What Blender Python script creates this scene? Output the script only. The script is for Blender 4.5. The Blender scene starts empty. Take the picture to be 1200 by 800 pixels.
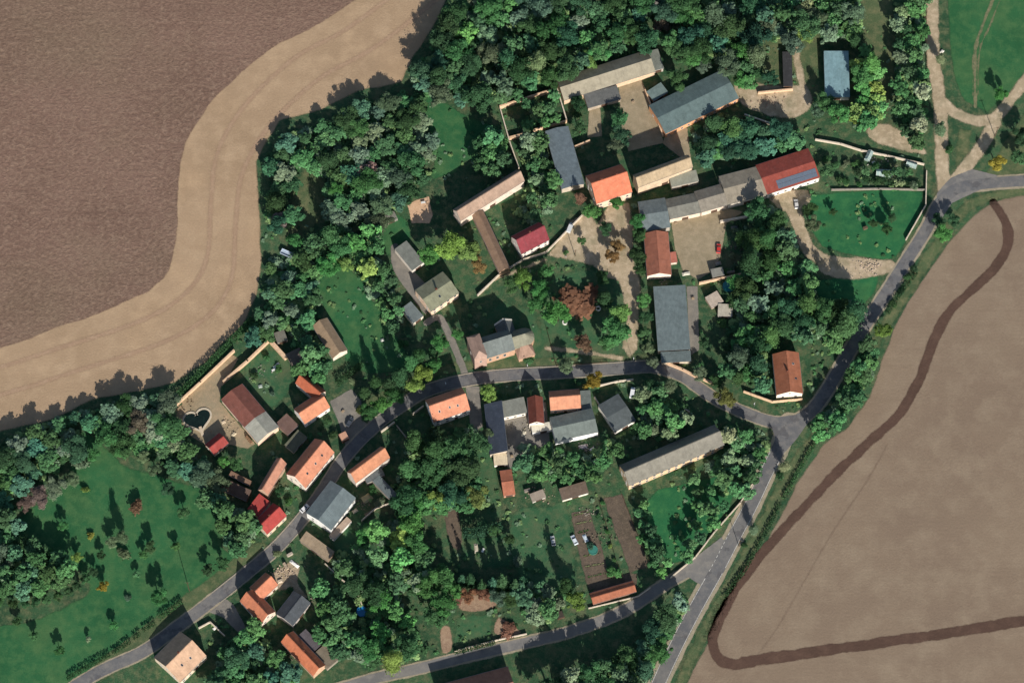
import bpy, math, random
import numpy as np
from mathutils import Vector, Matrix
random.seed(11); rng = np.random.default_rng(5)
R = math.radians
scene = bpy.context.scene
COL = scene.collection
S = 0.36                     # metres per photograph pixel
TILT = R(21.0); DIST = 1500.0
FPX = DIST / S               # focal length in photograph pixels
CAM = Vector((0, -DIST*math.sin(TILT), DIST*math.cos(TILT)))
FWD = Vector((0, math.sin(TILT), -math.cos(TILT))); UPV = Vector((0, math.cos(TILT), math.sin(TILT)))
def P(px, py, z=0.0):
    """survey point: map coordinates read off the photograph -> a point at height z"""
    d = FWD*FPX + Vector((1,0,0))*(px-600) + UPV*(400-py)
    t = (z-CAM.z)/d.z
    q = CAM + d*t
    return Vector((q.x, q.y, z))
SUN_AZ, SUN_EL = R(163.5), R(27.5)

# ------------------------------------------------------------------ bookkeeping
def tag(o, label=None, cat=None, group=None, kind=None):
    if label: o['label'] = label
    if cat: o['category'] = cat
    if group: o['group'] = group
    if kind: o['kind'] = kind
    return o
def empty(name, loc, rz=0.0):
    o = bpy.data.objects.new(name, None); COL.objects.link(o)
    o.location = loc; o.rotation_euler = (0,0,rz); o.empty_display_size = 1
    return o
def link(name, me, parent=None, loc=(0,0,0), rz=0.0):
    o = bpy.data.objects.new(name, me); COL.objects.link(o)
    o.parent = parent; o.location = loc; o.rotation_euler = (0,0,rz)
    return o
class MB:
    def __init__(s): s.v=[]; s.f=[]; s.mi=[]
    def face(s, pts, mi=0):
        n=len(s.v); s.v += [tuple(p) for p in pts]; s.f.append(tuple(range(n,n+len(pts)))); s.mi.append(mi)
    def box(s, x0,x1,y0,y1,z0,z1, mi=0, M=None):
        c=[(x0,y0,z0),(x1,y0,z0),(x1,y1,z0),(x0,y1,z0),(x0,y0,z1),(x1,y0,z1),(x1,y1,z1),(x0,y1,z1)]
        if M is not None: c=[tuple(M@Vector(p)) for p in c]
        n=len(s.v); s.v+=c
        for f in ((3,2,1,0),(4,5,6,7),(0,1,5,4),(1,2,6,5),(2,3,7,6),(3,0,4,7)):
            s.f.append(tuple(n+i for i in f)); s.mi.append(mi)
    def prism(s, prof, x0, x1, axis='x', mi=0):
        """closed profile of (y,z) points extruded along x"""
        n=len(s.v); k=len(prof)
        for x in (x0,x1):
            for (y,z) in prof: s.v.append((x,y,z) if axis=='x' else (y,x,z))
        a=tuple(n+i for i in range(k)); b=tuple(n+k+i for i in range(k))
        s.f.append(a[::-1]); s.f.append(b); s.mi += [mi,mi]
        for i in range(k):
            j=(i+1)%k; s.f.append((n+i,n+j,n+k+j,n+k+i)); s.mi.append(mi)
    def poly(s, pts, z0, z1, mi=0):
        k=len(pts); n=len(s.v)
        for z in (z0,z1):
            for p in pts: s.v.append((p[0],p[1],z))
        s.f.append(tuple(n+i for i in range(k))[::-1]); s.f.append(tuple(n+k+i for i in range(k))); s.mi+=[mi,mi]
        for i in range(k):
            j=(i+1)%k; s.f.append((n+i,n+j,n+k+j,n+k+i)); s.mi.append(mi)
    def tube(s, a, b, r0, r1=None, n=8, mi=0, caps=True):
        r1 = r0 if r1 is None else r1
        a=Vector(a); b=Vector(b); d=(b-a).normalized()
        u=d.orthogonal().normalized(); w=d.cross(u); k=len(s.v)
        for (c,r) in ((a,r0),(b,r1)):
            for i in range(n):
                t=2*math.pi*i/n; s.v.append(tuple(c+u*(r*math.cos(t))+w*(r*math.sin(t))))
        for i in range(n):
            j=(i+1)%n; s.f.append((k+i,k+j,k+n+j,k+n+i)); s.mi.append(mi)
        if caps:
            s.f.append(tuple(k+i for i in range(n))[::-1]); s.f.append(tuple(k+n+i for i in range(n))); s.mi+=[mi,mi]
    def mesh(s, name, mats):
        me=bpy.data.meshes.new(name); me.from_pydata(s.v,[],s.f)
        for m in (mats if isinstance(mats,(list,tuple)) else [mats]): me.materials.append(m)
        me.polygons.foreach_set('material_index', s.mi)
        import bmesh
        bm=bmesh.new(); bm.from_mesh(me); bmesh.ops.recalc_face_normals(bm, faces=bm.faces); bm.to_mesh(me); bm.free()
        me.update(); return me
    def build(s, name, mats, parent=None, loc=(0,0,0), rz=0.0):
        return link(name, s.mesh(name,mats), parent, loc, rz)

# ------------------------------------------------------------------ materials
MATS={}
def srgb(r,g,b):
    f=lambda c:(c/255/12.92) if c<=10.3 else ((c/255+0.055)/1.055)**2.4
    return (f(r),f(g),f(b),1)
def newmat(name, rough=0.9, spec=0.2):
    m=bpy.data.materials.new(name); m.use_nodes=True; nt=m.node_tree
    b=nt.nodes['Principled BSDF']; b.inputs['Roughness'].default_value=rough
    b.inputs['Specular IOR Level'].default_value=spec
    return m,nt,b
def N(nt,t,**k):
    n=nt.nodes.new(t)
    for a,v in k.items():
        if a in ('operation','blend_type','data_type','wave_type','bands_direction','attribute_name','feature','noise_dimensions','wave_profile'): setattr(n,a,v)
        else: n.inputs[a].default_value=v
    return n
def mixc(nt,fac,a,b,blend='MIX'):
    n=nt.nodes.new('ShaderNodeMix'); n.data_type='RGBA'; n.blend_type=blend
    for sock,v in ((n.inputs[0],fac),(n.inputs[6],a),(n.inputs[7],b)):
        if hasattr(v,'is_output'): nt.links.new(v,sock)
        else: sock.default_value=v
    return n.outputs[2]
def noise(nt,co,scale,detail=4,rough=.6,lo=.35,hi=.65):
    n=N(nt,'ShaderNodeTexNoise',Scale=scale,Detail=detail,Roughness=rough); nt.links.new(co,n.inputs['Vector'])
    m=N(nt,'ShaderNodeMapRange'); m.inputs[1].default_value=lo; m.inputs[2].default_value=hi
    nt.links.new(n.outputs[0],m.inputs[0]); return m.outputs[0]
def mapped(nt,co,rz=0,sc=(1,1,1)):
    m=nt.nodes.new('ShaderNodeMapping'); m.inputs['Rotation'].default_value=(0,0,rz); m.inputs['Scale'].default_value=sc
    nt.links.new(co,m.inputs[0]); return m.outputs[0]
def bump(nt,b,h,dist=.05,strength=.6):
    n=N(nt,'ShaderNodeBump',Distance=dist,Strength=strength); nt.links.new(h,n.inputs['Height']); nt.links.new(n.outputs[0],b.inputs['Normal'])
def coord(nt,kind='Object'):
    return nt.nodes.new('ShaderNodeTexCoord').outputs[kind]

def grey_mix(c,f):
    g=.3*c[0]+.59*c[1]+.11*c[2]; return tuple(int(v+(g-v)*f) for v in c)
def roof_mat(kind, c, var=0.33):
    sat=max(c)-min(c); c=grey_mix(c,.22 if sat>60 else 0.0)
    c=tuple(int(v*(.88 if sat>60 else .93)) for v in c); c=(c[0],c[1],int(c[2]*.96))
    key=('roof',kind,c)
    if key in MATS: return MATS[key]
    m,nt,b=newmat('roof_%s'%kind, .85, .25); co=coord(nt)
    base=srgb(*c); dk=tuple(x*(1-var*1.3) for x in base[:3])+(1,); lt=tuple(min(1,x*(1+var*.7)) for x in base[:3])+(1,)
    c1=mixc(nt,noise(nt,co,.35,5,.65),dk,lt)
    c2=mixc(nt,noise(nt,co,3.5,3,.7,.3,.7),c1,base)
    # streaks that run down the slope (lichen, rain marks)
    st=noise(nt,mapped(nt,co,0,(1.6,.15,.15)),1.0,4,.7,.5,.8)
    f=N(nt,'ShaderNodeMath',operation='MULTIPLY'); nt.links.new(st,f.inputs[0]); f.inputs[1].default_value=.65
    c3=mixc(nt,f.outputs[0],c2,tuple(x*.55+.02 for x in base[:3])+(1,))
    pale=noise(nt,co,.9,6,.75,.52,.72)
    g=N(nt,'ShaderNodeMath',operation='MULTIPLY'); nt.links.new(pale,g.inputs[0]); g.inputs[1].default_value=.5
    c3=mixc(nt,g.outputs[0],c3,tuple(min(.8,x*1.15+.05) for x in base[:3])+(1,))
    nt.links.new(c3,b.inputs['Base Color'])
    w=N(nt,'ShaderNodeTexWave',wave_type='BANDS')
    if kind=='tile': w.bands_direction='Y'; w.inputs['Scale'].default_value=.9; w.inputs['Distortion'].default_value=.4
    elif kind=='sheet': w.bands_direction='X'; w.inputs['Scale'].default_value=.55; w.inputs['Distortion'].default_value=.05; b.inputs['Roughness'].default_value=.55
    else: w.bands_direction='X'; w.inputs['Scale'].default_value=.3; w.inputs['Distortion'].default_value=2
    nt.links.new(co,w.inputs['Vector']); bump(nt,b,w.outputs['Fac'],.06 if kind!='felt' else .01,.7)
    MATS[key]=m; return m
def wall_mat(c, kind='plaster'):
    key=('wall',kind,c)
    if key in MATS: return MATS[key]
    m,nt,b=newmat('wall_%s'%kind,.9,.2); co=coord(nt); base=srgb(*c)
    dk=tuple(x*.68 for x in base[:3])+(1,)
    c1=mixc(nt,noise(nt,co,.6,5,.7),dk,base)
    if kind!='plaster':
        v=N(nt,'ShaderNodeTexVoronoi',Scale=2.2); nt.links.new(co,v.inputs['Vector'])
        c1=mixc(nt,.45,c1,mixc(nt,v.outputs['Color'],dk,tuple(min(.9,x*1.3) for x in base[:3])+(1,)))
        bump(nt,b,v.outputs['Distance'],.05,.6)
    nt.links.new(c1,b.inputs['Base Color']); MATS[key]=m; return m
def flat_mat(name,c,rough=.8,spec=.3,metal=0.0,var=.2,scale=2.0):
    key=(name,c)
    if key in MATS: return MATS[key]
    m,nt,b=newmat(name,rough,spec); base=srgb(*c); co=coord(nt)
    nt.links.new(mixc(nt,noise(nt,co,scale,4,.6),tuple(x*(1-var) for x in base[:3])+(1,),base),b.inputs['Base Color'])
    b.inputs['Metallic'].default_value=metal; MATS[key]=m; return m
GLASS=flat_mat('window_glass',(38,46,54),.12,.6)
FRAMEW=flat_mat('painted_frame',(205,200,190),.6,.3)
WOOD=flat_mat('weathered_wood',(92,74,58),.9,.1,var=.4)
DOORM=flat_mat('door_paint',(84,62,48),.7,.3)
BRICKC=flat_mat('chimney_brick',(120,74,60),.9,.1,var=.4,scale=6)
BARK=flat_mat('bark',(70,58,48),.95,.1,var=.4)
METAL=flat_mat('galvanised_metal',(150,152,150),.4,.5,metal=.6)
WHITE=flat_mat('white_paint',(225,222,214),.6,.3,var=.12)
BLACK=flat_mat('black_rubber',(28,28,30),.8,.2)

# ------------------------------------------------------------------ ground sheets
def vnoise(x,y,s,seed=0):
    x=x/s; y=y/s; xi=np.floor(x).astype(int); yi=np.floor(y).astype(int); fx=x-xi; fy=y-yi
    fx=fx*fx*(3-2*fx); fy=fy*fy*(3-2*fy)
    def h(a,b):
        n=(a*374761393+b*668265263+seed*974711)&0xffffffff; n=((n^(n>>13))*1274126177)&0xffffffff
        return ((n^(n>>16))&0xffff)/65535.0*2-1
    return (h(xi,yi)*(1-fx)+h(xi+1,yi)*fx)*(1-fy)+(h(xi,yi+1)*(1-fx)+h(xi+1,yi+1)*fx)*fy
def fbm(x,y,s,seed=0): return vnoise(x,y,s,seed)*.55+vnoise(x,y,s/2.3,seed+1)*.3+vnoise(x,y,s/5,seed+2)*.2
def smooth_px(pts, closed, n=6):
    out=[]; k=len(pts)
    rngk = range(k) if closed else range(k-1)
    for i in rngk:
        g=lambda j: pts[j%k] if closed else pts[max(0,min(k-1,j))]
        p0,p1,p2,p3=g(i-1),g(i),g(i+1),g(i+2)
        for t in [q/n for q in range(n)]:
            out.append(tuple(.5*((2*p1[c])+(-p0[c]+p2[c])*t+(2*p0[c]-5*p1[c]+4*p2[c]-p3[c])*t*t+(-p0[c]+3*p1[c]-3*p2[c]+p3[c])*t**3) for c in range(2)))
    if not closed: out.append(tuple(pts[-1]))
    return out
def to_world(pts): return np.array([[P(x,y).x,P(x,y).y] for x,y in pts])
def sdist(X,Y,w,closed):
    d=np.full(X.shape,1e9); ins=np.zeros(X.shape,bool); k=len(w)
    for i in range(k if closed else k-1):
        a=w[i]; b=w[(i+1)%k]; e=b-a; L=e@e
        if L<1e-9: continue
        t=np.clip(((X-a[0])*e[0]+(Y-a[1])*e[1])/L,0,1)
        d=np.minimum(d,(X-a[0]-t*e[0])**2+(Y-a[1]-t*e[1])**2)
        if closed:
            c=((a[1]>Y)!=(b[1]>Y))
            with np.errstate(divide='ignore',invalid='ignore'):
                xx=(b[0]-a[0])*(Y-a[1])/(b[1]-a[1])+a[0]
            ins^=(c&(X<xx))
    d=np.sqrt(d); return np.where(ins,d,-d) if closed else d
SHEETS=0
SHEETP=[]
def sheet(name, shapes, z, mat, cell=.6, amp=.4, nscale=4.0, seed=None, **tg):
    """one ground layer; shapes: ('poly',pts,smooth) or ('line',pts,width_px,smooth)"""
    global SHEETS; SHEETS+=1
    seed=SHEETS*7 if seed is None else seed
    prep=[]; lo=np.array([1e9,1e9]); hi=-lo
    for s in shapes:
        closed=s[0]=='poly'; pts=s[1]; sm=s[-1]
        if sm: pts=smooth_px(pts,closed)
        w=to_world(pts); hw=0 if closed else s[2]*S/2
        prep.append((closed,w,hw)); lo=np.minimum(lo,w.min(0)-hw-2*cell-amp); hi=np.maximum(hi,w.max(0)+hw+2*cell+amp)
    if name not in('field_soil','verge','ploughed_field','lawn','field_track'): SHEETP.extend(prep)
    nx=int((hi[0]-lo[0])/cell)+2; ny=int((hi[1]-lo[1])/cell)+2
    X,Y=np.meshgrid(lo[0]+np.arange(nx)*cell, lo[1]+np.arange(ny)*cell)
    sd=np.full(X.shape,-1e9)
    for closed,w,hw in prep:
        q=sdist(X,Y,w,closed) if closed else hw-sdist(X,Y,w,False)
        sd=np.maximum(sd,q)
    if amp: sd=sd+fbm(X,Y,nscale,seed)*amp
    keep=sd>-cell*.75
    kc=keep[:-1,:-1]|keep[1:,:-1]|keep[:-1,1:]|keep[1:,1:]
    used=np.zeros(X.shape,bool); used[:-1,:-1]|=kc; used[1:,:-1]|=kc; used[:-1,1:]|=kc; used[1:,1:]|=kc
    idx=-np.ones(X.shape,int); idx[used]=np.arange(used.sum())
    V=np.stack([X[used],Y[used],np.full(used.sum(),z)],1).astype(np.float32)
    jj,ii=np.nonzero(kc)
    F=np.stack([idx[jj,ii],idx[jj,ii+1],idx[jj+1,ii+1],idx[jj+1,ii]],1).astype(np.int32)
    me=quads(name,V,F); at=me.attributes.new('edge_distance','FLOAT','POINT'); at.data.foreach_set('value',sd[used].astype(np.float32))
    me.materials.append(mat); o=link(name,me)
    tg.setdefault('kind','structure'); tag(o,**tg); return o
def quads(name,V,F):
    me=bpy.data.meshes.new(name); nf=len(F)
    me.vertices.add(len(V)); me.vertices.foreach_set('co',V.ravel())
    me.loops.add(nf*4); me.loops.foreach_set('vertex_index',F.ravel())
    me.polygons.add(nf); me.polygons.foreach_set('loop_start',np.arange(0,nf*4,4,dtype=np.int32))
    me.polygons.foreach_set('loop_total',np.full(nf,4,dtype=np.int32)); me.update(calc_edges=True); return me
def ground_mat(name, cols, scales=(.03,.25,1.6), soft=.5, rough=.95, fine=.35, stripes=None, bumpd=.08, patch=None):
    """cols: three tones; soft: width in metres over which the cover thins out at its edge"""
    m,nt,b=newmat(name,rough,.1); co=coord(nt,'Object')
    a,c,d=[srgb(*q) for q in cols]
    x=mixc(nt,noise(nt,co,scales[0],5,.6,.38,.62),a,c)
    x=mixc(nt,noise(nt,co,scales[1],5,.65,.45,.7),x,d)
    if stripes:
        for (rz,sc,st) in stripes:
            w=noise(nt,mapped(nt,co,rz,(.04,1,1)),sc,3,.7,.35,.7)
            f=N(nt,'ShaderNodeMath',operation='MULTIPLY'); nt.links.new(w,f.inputs[0]); f.inputs[1].default_value=st
            x=mixc(nt,f.outputs[0],x,tuple(q*.62 for q in a[:3])+(1,))
    if patch:
        pc,ps,plo,phi,pf=patch
        w=noise(nt,co,ps,4,.6,plo,phi); f=N(nt,'ShaderNodeMath',operation='MULTIPLY'); nt.links.new(w,f.inputs[0]); f.inputs[1].default_value=pf
        x=mixc(nt,f.outputs[0],x,srgb(*pc))
    fn=noise(nt,co,scales[2],4,.8,.25,.75)
    g=N(nt,'ShaderNodeMapRange'); g.inputs[3].default_value=1-fine; g.inputs[4].default_value=1+fine; nt.links.new(fn,g.inputs[0])
    cm=N(nt,'ShaderNodeVectorMath',operation='SCALE'); nt.links.new(x,cm.inputs[0]); nt.links.new(g.outputs[0],cm.inputs['Scale'])
    nt.links.new(cm.outputs[0],b.inputs['Base Color'])
    bump(nt,b,fn,bumpd,.8)
    if soft is not None:
        at=nt.nodes.new('ShaderNodeAttribute'); at.attribute_name='edge_distance'
        n2=N(nt,'ShaderNodeTexNoise',Scale=4.5,Detail=4.0,Roughness=.8); nt.links.new(co,n2.inputs['Vector'])
        ma=N(nt,'ShaderNodeMath',operation='SUBTRACT'); nt.links.new(n2.outputs[0],ma.inputs[0]); ma.inputs[1].default_value=.5
        mb=N(nt,'ShaderNodeMath',operation='MULTIPLY_ADD'); nt.links.new(ma.outputs[0],mb.inputs[0]); mb.inputs[1].default_value=soft*3.4; nt.links.new(at.outputs['Fac'],mb.inputs[2])
        mr=N(nt,'ShaderNodeMath',operation='GREATER_THAN'); mr.inputs[1].default_value=soft*.45; nt.links.new(mb.outputs[0],mr.inputs[0])
        nt.links.new(mr.outputs[0],b.inputs['Alpha'])
    return m
# ------------------------------------------------------------------ the ground
G_BASE=ground_mat('rough_grass_ground',[(62,92,62),(48,76,52),(100,106,76)],(.05,.3,1.5),soft=None,fine=.4,bumpd=.15,patch=((118,104,80),.09,.56,.75,.5))
mb=MB(); mb.face([(-3000,-3000,0),(3000,-3000,0),(3000,3000,0),(-3000,3000,0)])
tag(mb.build('ground',G_BASE),kind='structure')
M_TAN=ground_mat('harvested_soil',[(169,143,114),(159,134,106),(178,152,122)],(.02,.12,1.2),soft=1.2,fine=.10,stripes=[(R(20),.15,.08),(R(40),.6,.08)],bumpd=.1,patch=((180,150,116),.03,.5,.75,.5))
M_PLOW=ground_mat('ploughed_soil',[(133,107,92),(119,95,81),(142,118,100)],(.03,.35,.7),soft=1.0,fine=.26,bumpd=.35,stripes=[(R(92),.25,.16),(R(92),1.1,.14),(R(60),.06,.12)],patch=((124,112,88),.012,.5,.75,.35))
M_RIGHT=ground_mat('stubble_soil',[(138,120,100),(130,112,94),(146,129,108)],(.015,.08,1.1),soft=1.0,fine=.10,bumpd=.1,stripes=[(R(-7),.22,.10),(R(-7),.9,.14),(R(62),.12,.06)])
M_BAND=ground_mat('dark_turned_soil',[(88,68,58),(82,64,54),(97,76,64)],(.05,.2,1.0),soft=.8,fine=.12,bumpd=.1)
M_FAINT=ground_mat('pressed_soil',[(127,109,91),(122,104,87),(133,114,96)],(.05,.2,1.0),soft=.8,fine=.1)
sheet('field_soil',[('poly',[(520,-160),(524,0),(508,35),(484,70),(472,97),(420,108),(370,132),(330,142),(314,166),(302,190),(304,240),(307,300),(302,345),(286,380),(262,402),(238,427),(202,449),(150,462),(110,470),(60,492),(0,506),(-300,580),(-400,-160)],False)],.02,M_TAN,cell=1.6,amp=.9,nscale=9)
sheet('ploughed_field',[('poly',[(500,-60),(419,0),(369,31),(312,62),(256,112),(225,156),(212,194),(209,250),(203,306),(181,337),(137,359),(62,387),(0,409),(-120,440),(-400,500),(-400,-160),(520,-160)],True)],.045,M_PLOW,cell=1.6,amp=.8,nscale=6)
# curved tractor passes in the pale soil follow the edge of the ploughed land
M_PASS=ground_mat('tractor_pass_soil',[(164,136,110),(158,131,106),(170,143,117)],(.05,.3,1.2),soft=1.6,fine=.1)
off=[]
base=[(560,-60),(480,6),(421,50),(363,82),(312,128),(283,168),(268,205),(263,256),(258,318),(232,360),(178,392),(75,426),(0,450),(-120,480)]
for k,(dx,dy) in enumerate([(-16,-15),(13,9)]):
    off.append(('line',[(x+dx*(1 if i>0 else 1),y+dy) for i,(x,y) in enumerate(base)],9.0,True))
sheet('field_track',off,.035,M_PASS,cell=.8,amp=.3,nscale=5)
sheet('field_stubble',[('poly',[(1600,190),(1200,222),(1165,236),(1140,252),(1108,288),(1086,318),(1064,352),(1044,390),(1030,430),(1018,465),(994,498),(964,520),(934,566),(896,636),(858,696),(826,758),(800,808),(770,900),(1600,900)],False)],.02,M_RIGHT,cell=1.6,amp=.7,nscale=7)
sheet('field_track',[('line',[(1164,238),(1179,262),(1180,288),(1166,314),(1138,341),(1112,366),(1094,400),(1076,448),(1051,488),(1010,525),(970,565),(930,607),(890,652),(862,690),(841,728),(835,752),(843,772),(862,778),(882,776)],13,True),
    ('line',[(872,775),(1000,757),(1100,743),(1200,727),(1420,696)],14.5,False)],.04,M_BAND,cell=.8,amp=.7,nscale=5)
sheet('field_track',[('line',[(1040,520),(1018,560),(976,623),(937,690),(909,738),(885,770)],3.2,True),('line',[(850,752),(862,748),(874,755),(876,768)],2.0,True)],.03,M_FAINT,cell=.6,amp=.2)

M_LAWN=ground_mat('mown_grass',[(52,100,62),(42,88,54),(74,110,68)],(.04,.22,2.0),soft=1.2,fine=.25,bumpd=.08,stripes=[(R(35),.5,.10)],patch=((84,110,68),.045,.48,.74,.55))
M_BRIGHT=ground_mat('lush_grass',[(46,104,64),(40,92,58),(62,114,68)],(.04,.22,2.0),soft=1.2,fine=.25,bumpd=.08,stripes=[(R(5),.6,.12)],patch=((78,112,66),.07,.55,.75,.5))
M_GARDEN=ground_mat('garden_grass',[(62,98,66),(50,86,58),(86,104,72)],(.06,.3,2.0),soft=1.6,fine=.3,bumpd=.08,patch=((96,98,72),.09,.5,.7,.6))
M_DULL=ground_mat('dry_grass',[(86,100,68),(72,88,60),(112,112,80)],(.06,.3,1.8),soft=1.4,fine=.3,bumpd=.1)
sheet('lawn',[('poly',[(100,505),(150,545),(200,560),(262,585),(262,640),(292,655),(250,690),(180,735),(120,775),(60,820),(-160,860),(-160,745),(0,733),(60,716),(105,690),(80,660),(30,645),(10,620),(40,590),(75,560),(90,525)],True)],.03,M_LAWN,cell=.9,amp=1.2,nscale=8)
sheet('lawn',[('poly',[(372,298),(400,306),(425,330),(448,365),(470,400),(480,425),(470,435),(430,438),(402,420),(395,392),(378,360),(362,330)],True),
              ('poly',[(500,112),(520,118),(545,135),(585,150),(575,180),(545,190),(530,205),(505,208),(512,170),(496,145)],True),
              ('poly',[(440,262),(462,250),(480,262),(478,292),(462,300),(446,290)],True)],.03,M_LAWN,cell=.7,amp=1.0,nscale=6)
sheet('lawn',[('poly',[(946,228),(1040,220),(1083,224),(1082,240),(1068,275),(1050,303),(1035,306),(1000,300),(962,290),(946,262)],False),
              ('poly',[(958,328),(1020,322),(1030,328),(1020,350),(990,375),(960,350)],True)],.03,M_BRIGHT,cell=.7,amp=.5,nscale=5)
sheet('lawn',[('poly',[(1106,-60),(1110,0),(1112,60),(1118,95),(1130,120),(1158,132),(1185,108),(1230,50),(1400,-60)],False)],.03,M_LAWN,cell=.9,amp=.6,nscale=6)
sheet('lawn',[('poly',[(770,572),(850,555),(868,560),(858,590),(830,630),(800,658),(782,662),(768,640),(752,592)],False),
              ] ,.03,M_BRIGHT,cell=.6,amp=.5,nscale=4)
sheet('lawn',[('poly',[(640,592),(664,588),(672,640),(676,700),(650,705),(628,700),(600,660),(600,600)],True),
              ('poly',[(533,722),(578,716),(580,745),(530,757)],False),('poly',[(548,632),(600,630),(604,662),(550,664)],True)],.03,M_GARDEN,cell=.6,amp=.9,nscale=4)
sheet('lawn',[('poly',[(550,440),(545,420),(556,375),(590,352),(625,362),(640,395),(650,430),(600,436)],False),
              ('poly',[(640,330),(700,315),(745,350),(748,400),(700,428),(650,425),(630,380)],True),
              ('poly',[(290,422),(322,408),(345,440),(320,478),(290,452)],True),
              ('poly',[(380,560),(420,600),(440,660),(410,690),(390,640),(380,620)],True),
              ('poly',[(556,500),(580,540),(590,600),(560,620),(548,560)],True)],.03,M_GARDEN,cell=.7,amp=1.1,nscale=4)
sheet('verge',[('poly',[(348,208),(372,196),(384,215),(380,250),(362,272),(346,262),(340,235)],True),
               ('poly',[(1012,-60),(1040,-60),(1050,40),(1046,120),(1028,150),(1016,100),(1008,30)],True),
               ('poly',[(885,60),(900,20),(955,20),(958,100),(930,112),(900,100)],True),
               ('poly',[(1122,150),(1140,152),(1135,180),(1120,200)],False),
               ('poly',[(1150,210),(1200,205),(1400,190),(1400,100),(1215,110),(1180,160)],False)],.035,M_DULL,cell=.8,amp=1.0,nscale=5)
sheet('verge',[('line',[(1240,219),(1165,230),(1130,246),(1100,285),(1078,318),(1050,362),(1022,408),(1000,450),(975,482),(955,512),(928,548),(906,590),(880,640),(845,705),(815,760),(790,820)],15,True),
               ('line',[(1094,262),(1058,308),(1030,350),(1000,395),(975,432),(955,462)],8,True),
               ('line',[(120,785),(180,738),(245,690),(305,645)],24,True),
               ('line',[(420,480),(470,452),(520,434),(560,428),(660,424),(760,418)],14,True)],.04,M_DULL,cell=.7,amp=.8,nscale=4)

M_DIRT=ground_mat('trodden_dirt',[(174,156,128),(158,141,114),(198,178,150)],(.08,.35,1.8),soft=1.3,fine=.18,patch=((112,112,84),.12,.5,.72,.6))
M_YARD=ground_mat('yard_gravel',[(150,136,110),(136,124,100),(164,148,122)],(.08,.3,2.0),soft=.5,fine=.14)
M_CONC=ground_mat('concrete_yard',[(128,122,112),(116,112,104),(142,134,122)],(.08,.3,2.0),soft=.4,fine=.12)
M_BED=ground_mat('dug_garden_soil',[(98,86,74),(88,78,66),(112,98,82)],(.1,.5,2.0),soft=.7,fine=.25)
sheet('dirt_track',[('line',[(1092,-80),(1092,0),(1093,60),(1100,110),(1103,150),(1104,190),(1106,222)],19,True),
                    ('line',[(1106,120),(1122,134),(1145,142),(1168,136),(1188,112),(1215,78),(1300,-20)],16,True),
                    ('line',[(1166,145),(1144,180),(1120,210)],18,True)],.06,M_DIRT,cell=.6,amp=.5,nscale=3)
sheet('dirt_track',[('line',[(1180,-20),(1160,30),(1148,60),(1146,110)],3.0,True),('line',[(1174,-20),(1152,28),(1141,62),(1140,112)],2.6,True),('line',[(1176,-30),(1150,34),(1143,64),(1143,125)],5,True)],.05,ground_mat('worn_grass_track',[(112,112,82),(96,104,74),(132,124,96)],(.2,.5,2),soft=.6,fine=.3),cell=.4,amp=.5,nscale=3)
sheet('dirt_track',[('poly',[(866,88),(890,98),(935,100),(952,112),(946,132),(920,140),(888,132),(868,122),(858,102)],True),
                    ('line',[(925,20),(932,60),(938,90),(944,112)],11,True),('poly',[(1016,148),(1040,145),(1075,165),(1086,182),(1050,176),(1020,165)],True)],.06,M_DIRT,cell=.5,amp=.8,nscale=3)
sheet('dirt_path',[('line',[(915,232),(932,252),(942,282),(956,300),(985,312),(1015,315),(1042,312)],19,True),('poly',[(955,300),(990,300),(1040,305),(1038,322),(1000,328),(965,322)],True),('poly',[(898,226),(945,222),(948,240),(920,250)],True)],.06,M_DIRT,cell=.5,amp=.6,nscale=3)
sheet('dirt_path',[('poly',[(640,300),(668,258),(690,245),(700,262),(712,240),(738,236),(744,262),(742,300),(752,330),(750,372),(748,410),(738,420),(728,408),(734,370),(724,330),(706,325),(694,312),(668,306)],False),
                   ('line',[(560,345),(580,328),(605,318),(640,304)],6,True),
                   ('line',[(640,408),(680,412),(728,420)],8,True)],.06,M_DIRT,cell=.5,amp=.6,nscale=3)
sheet('lane',[('line',[(500,378),(515,372),(526,392),(536,415),(546,440)],9,True),('line',[(505,345),(480,318),(464,300),(462,290)],9,True),('poly',[(458,292),(466,286),(480,312),(500,352),(498,368),(476,340),(460,315)],True)],.06,M_CONC,cell=.5,amp=.3,nscale=3)
sheet('yard',[('poly',[(724,98),(752,92),(760,112),(776,155),(778,168),(736,178),(728,150)],False),('poly',[(690,128),(704,126),(706,160),(688,162)],False),
              ('poly',[(776,168),(784,142),(806,150),(810,185),(798,186)],False)],.06,M_YARD,cell=.5,amp=.2)
sheet('yard',[('poly',[(786,258),(850,243),(872,248),(852,262),(845,300),(836,318),(818,328),(800,318),(790,290)],False)],.06,M_YARD,cell=.5,amp=.25)
sheet('yard',[('poly',[(200,484),(262,432),(258,470),(300,520),(290,526),(262,520),(240,522),(205,500)],False),
              ('poly',[(208,468),(272,415),(280,420),(262,452),(220,480)],False)],.06,ground_mat('sandy_yard',[(150,136,110),(138,124,98),(168,146,118)],(.1,.4,2),soft=.6,fine=.2),cell=.5,amp=.3)
sheet('yard',[('poly',[(590,490),(640,470),(645,520),(612,540),(606,550),(594,548)],False),('poly',[(804,335),(818,335),(820,410),(808,418)],False),('poly',[(545,452),(562,452),(566,500),(552,508)],False),
              ('poly',[(386,470),(412,455),(424,470),(424,492),(438,500),(405,524),(398,500)],False)],.06,M_CONC,cell=.5,amp=.2)
sheet('yard',[('poly',[(238,714),(262,698),(276,710),(292,742),(286,748),(262,724)],False)],.055,M_CONC,cell=.5,amp=.4)
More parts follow.
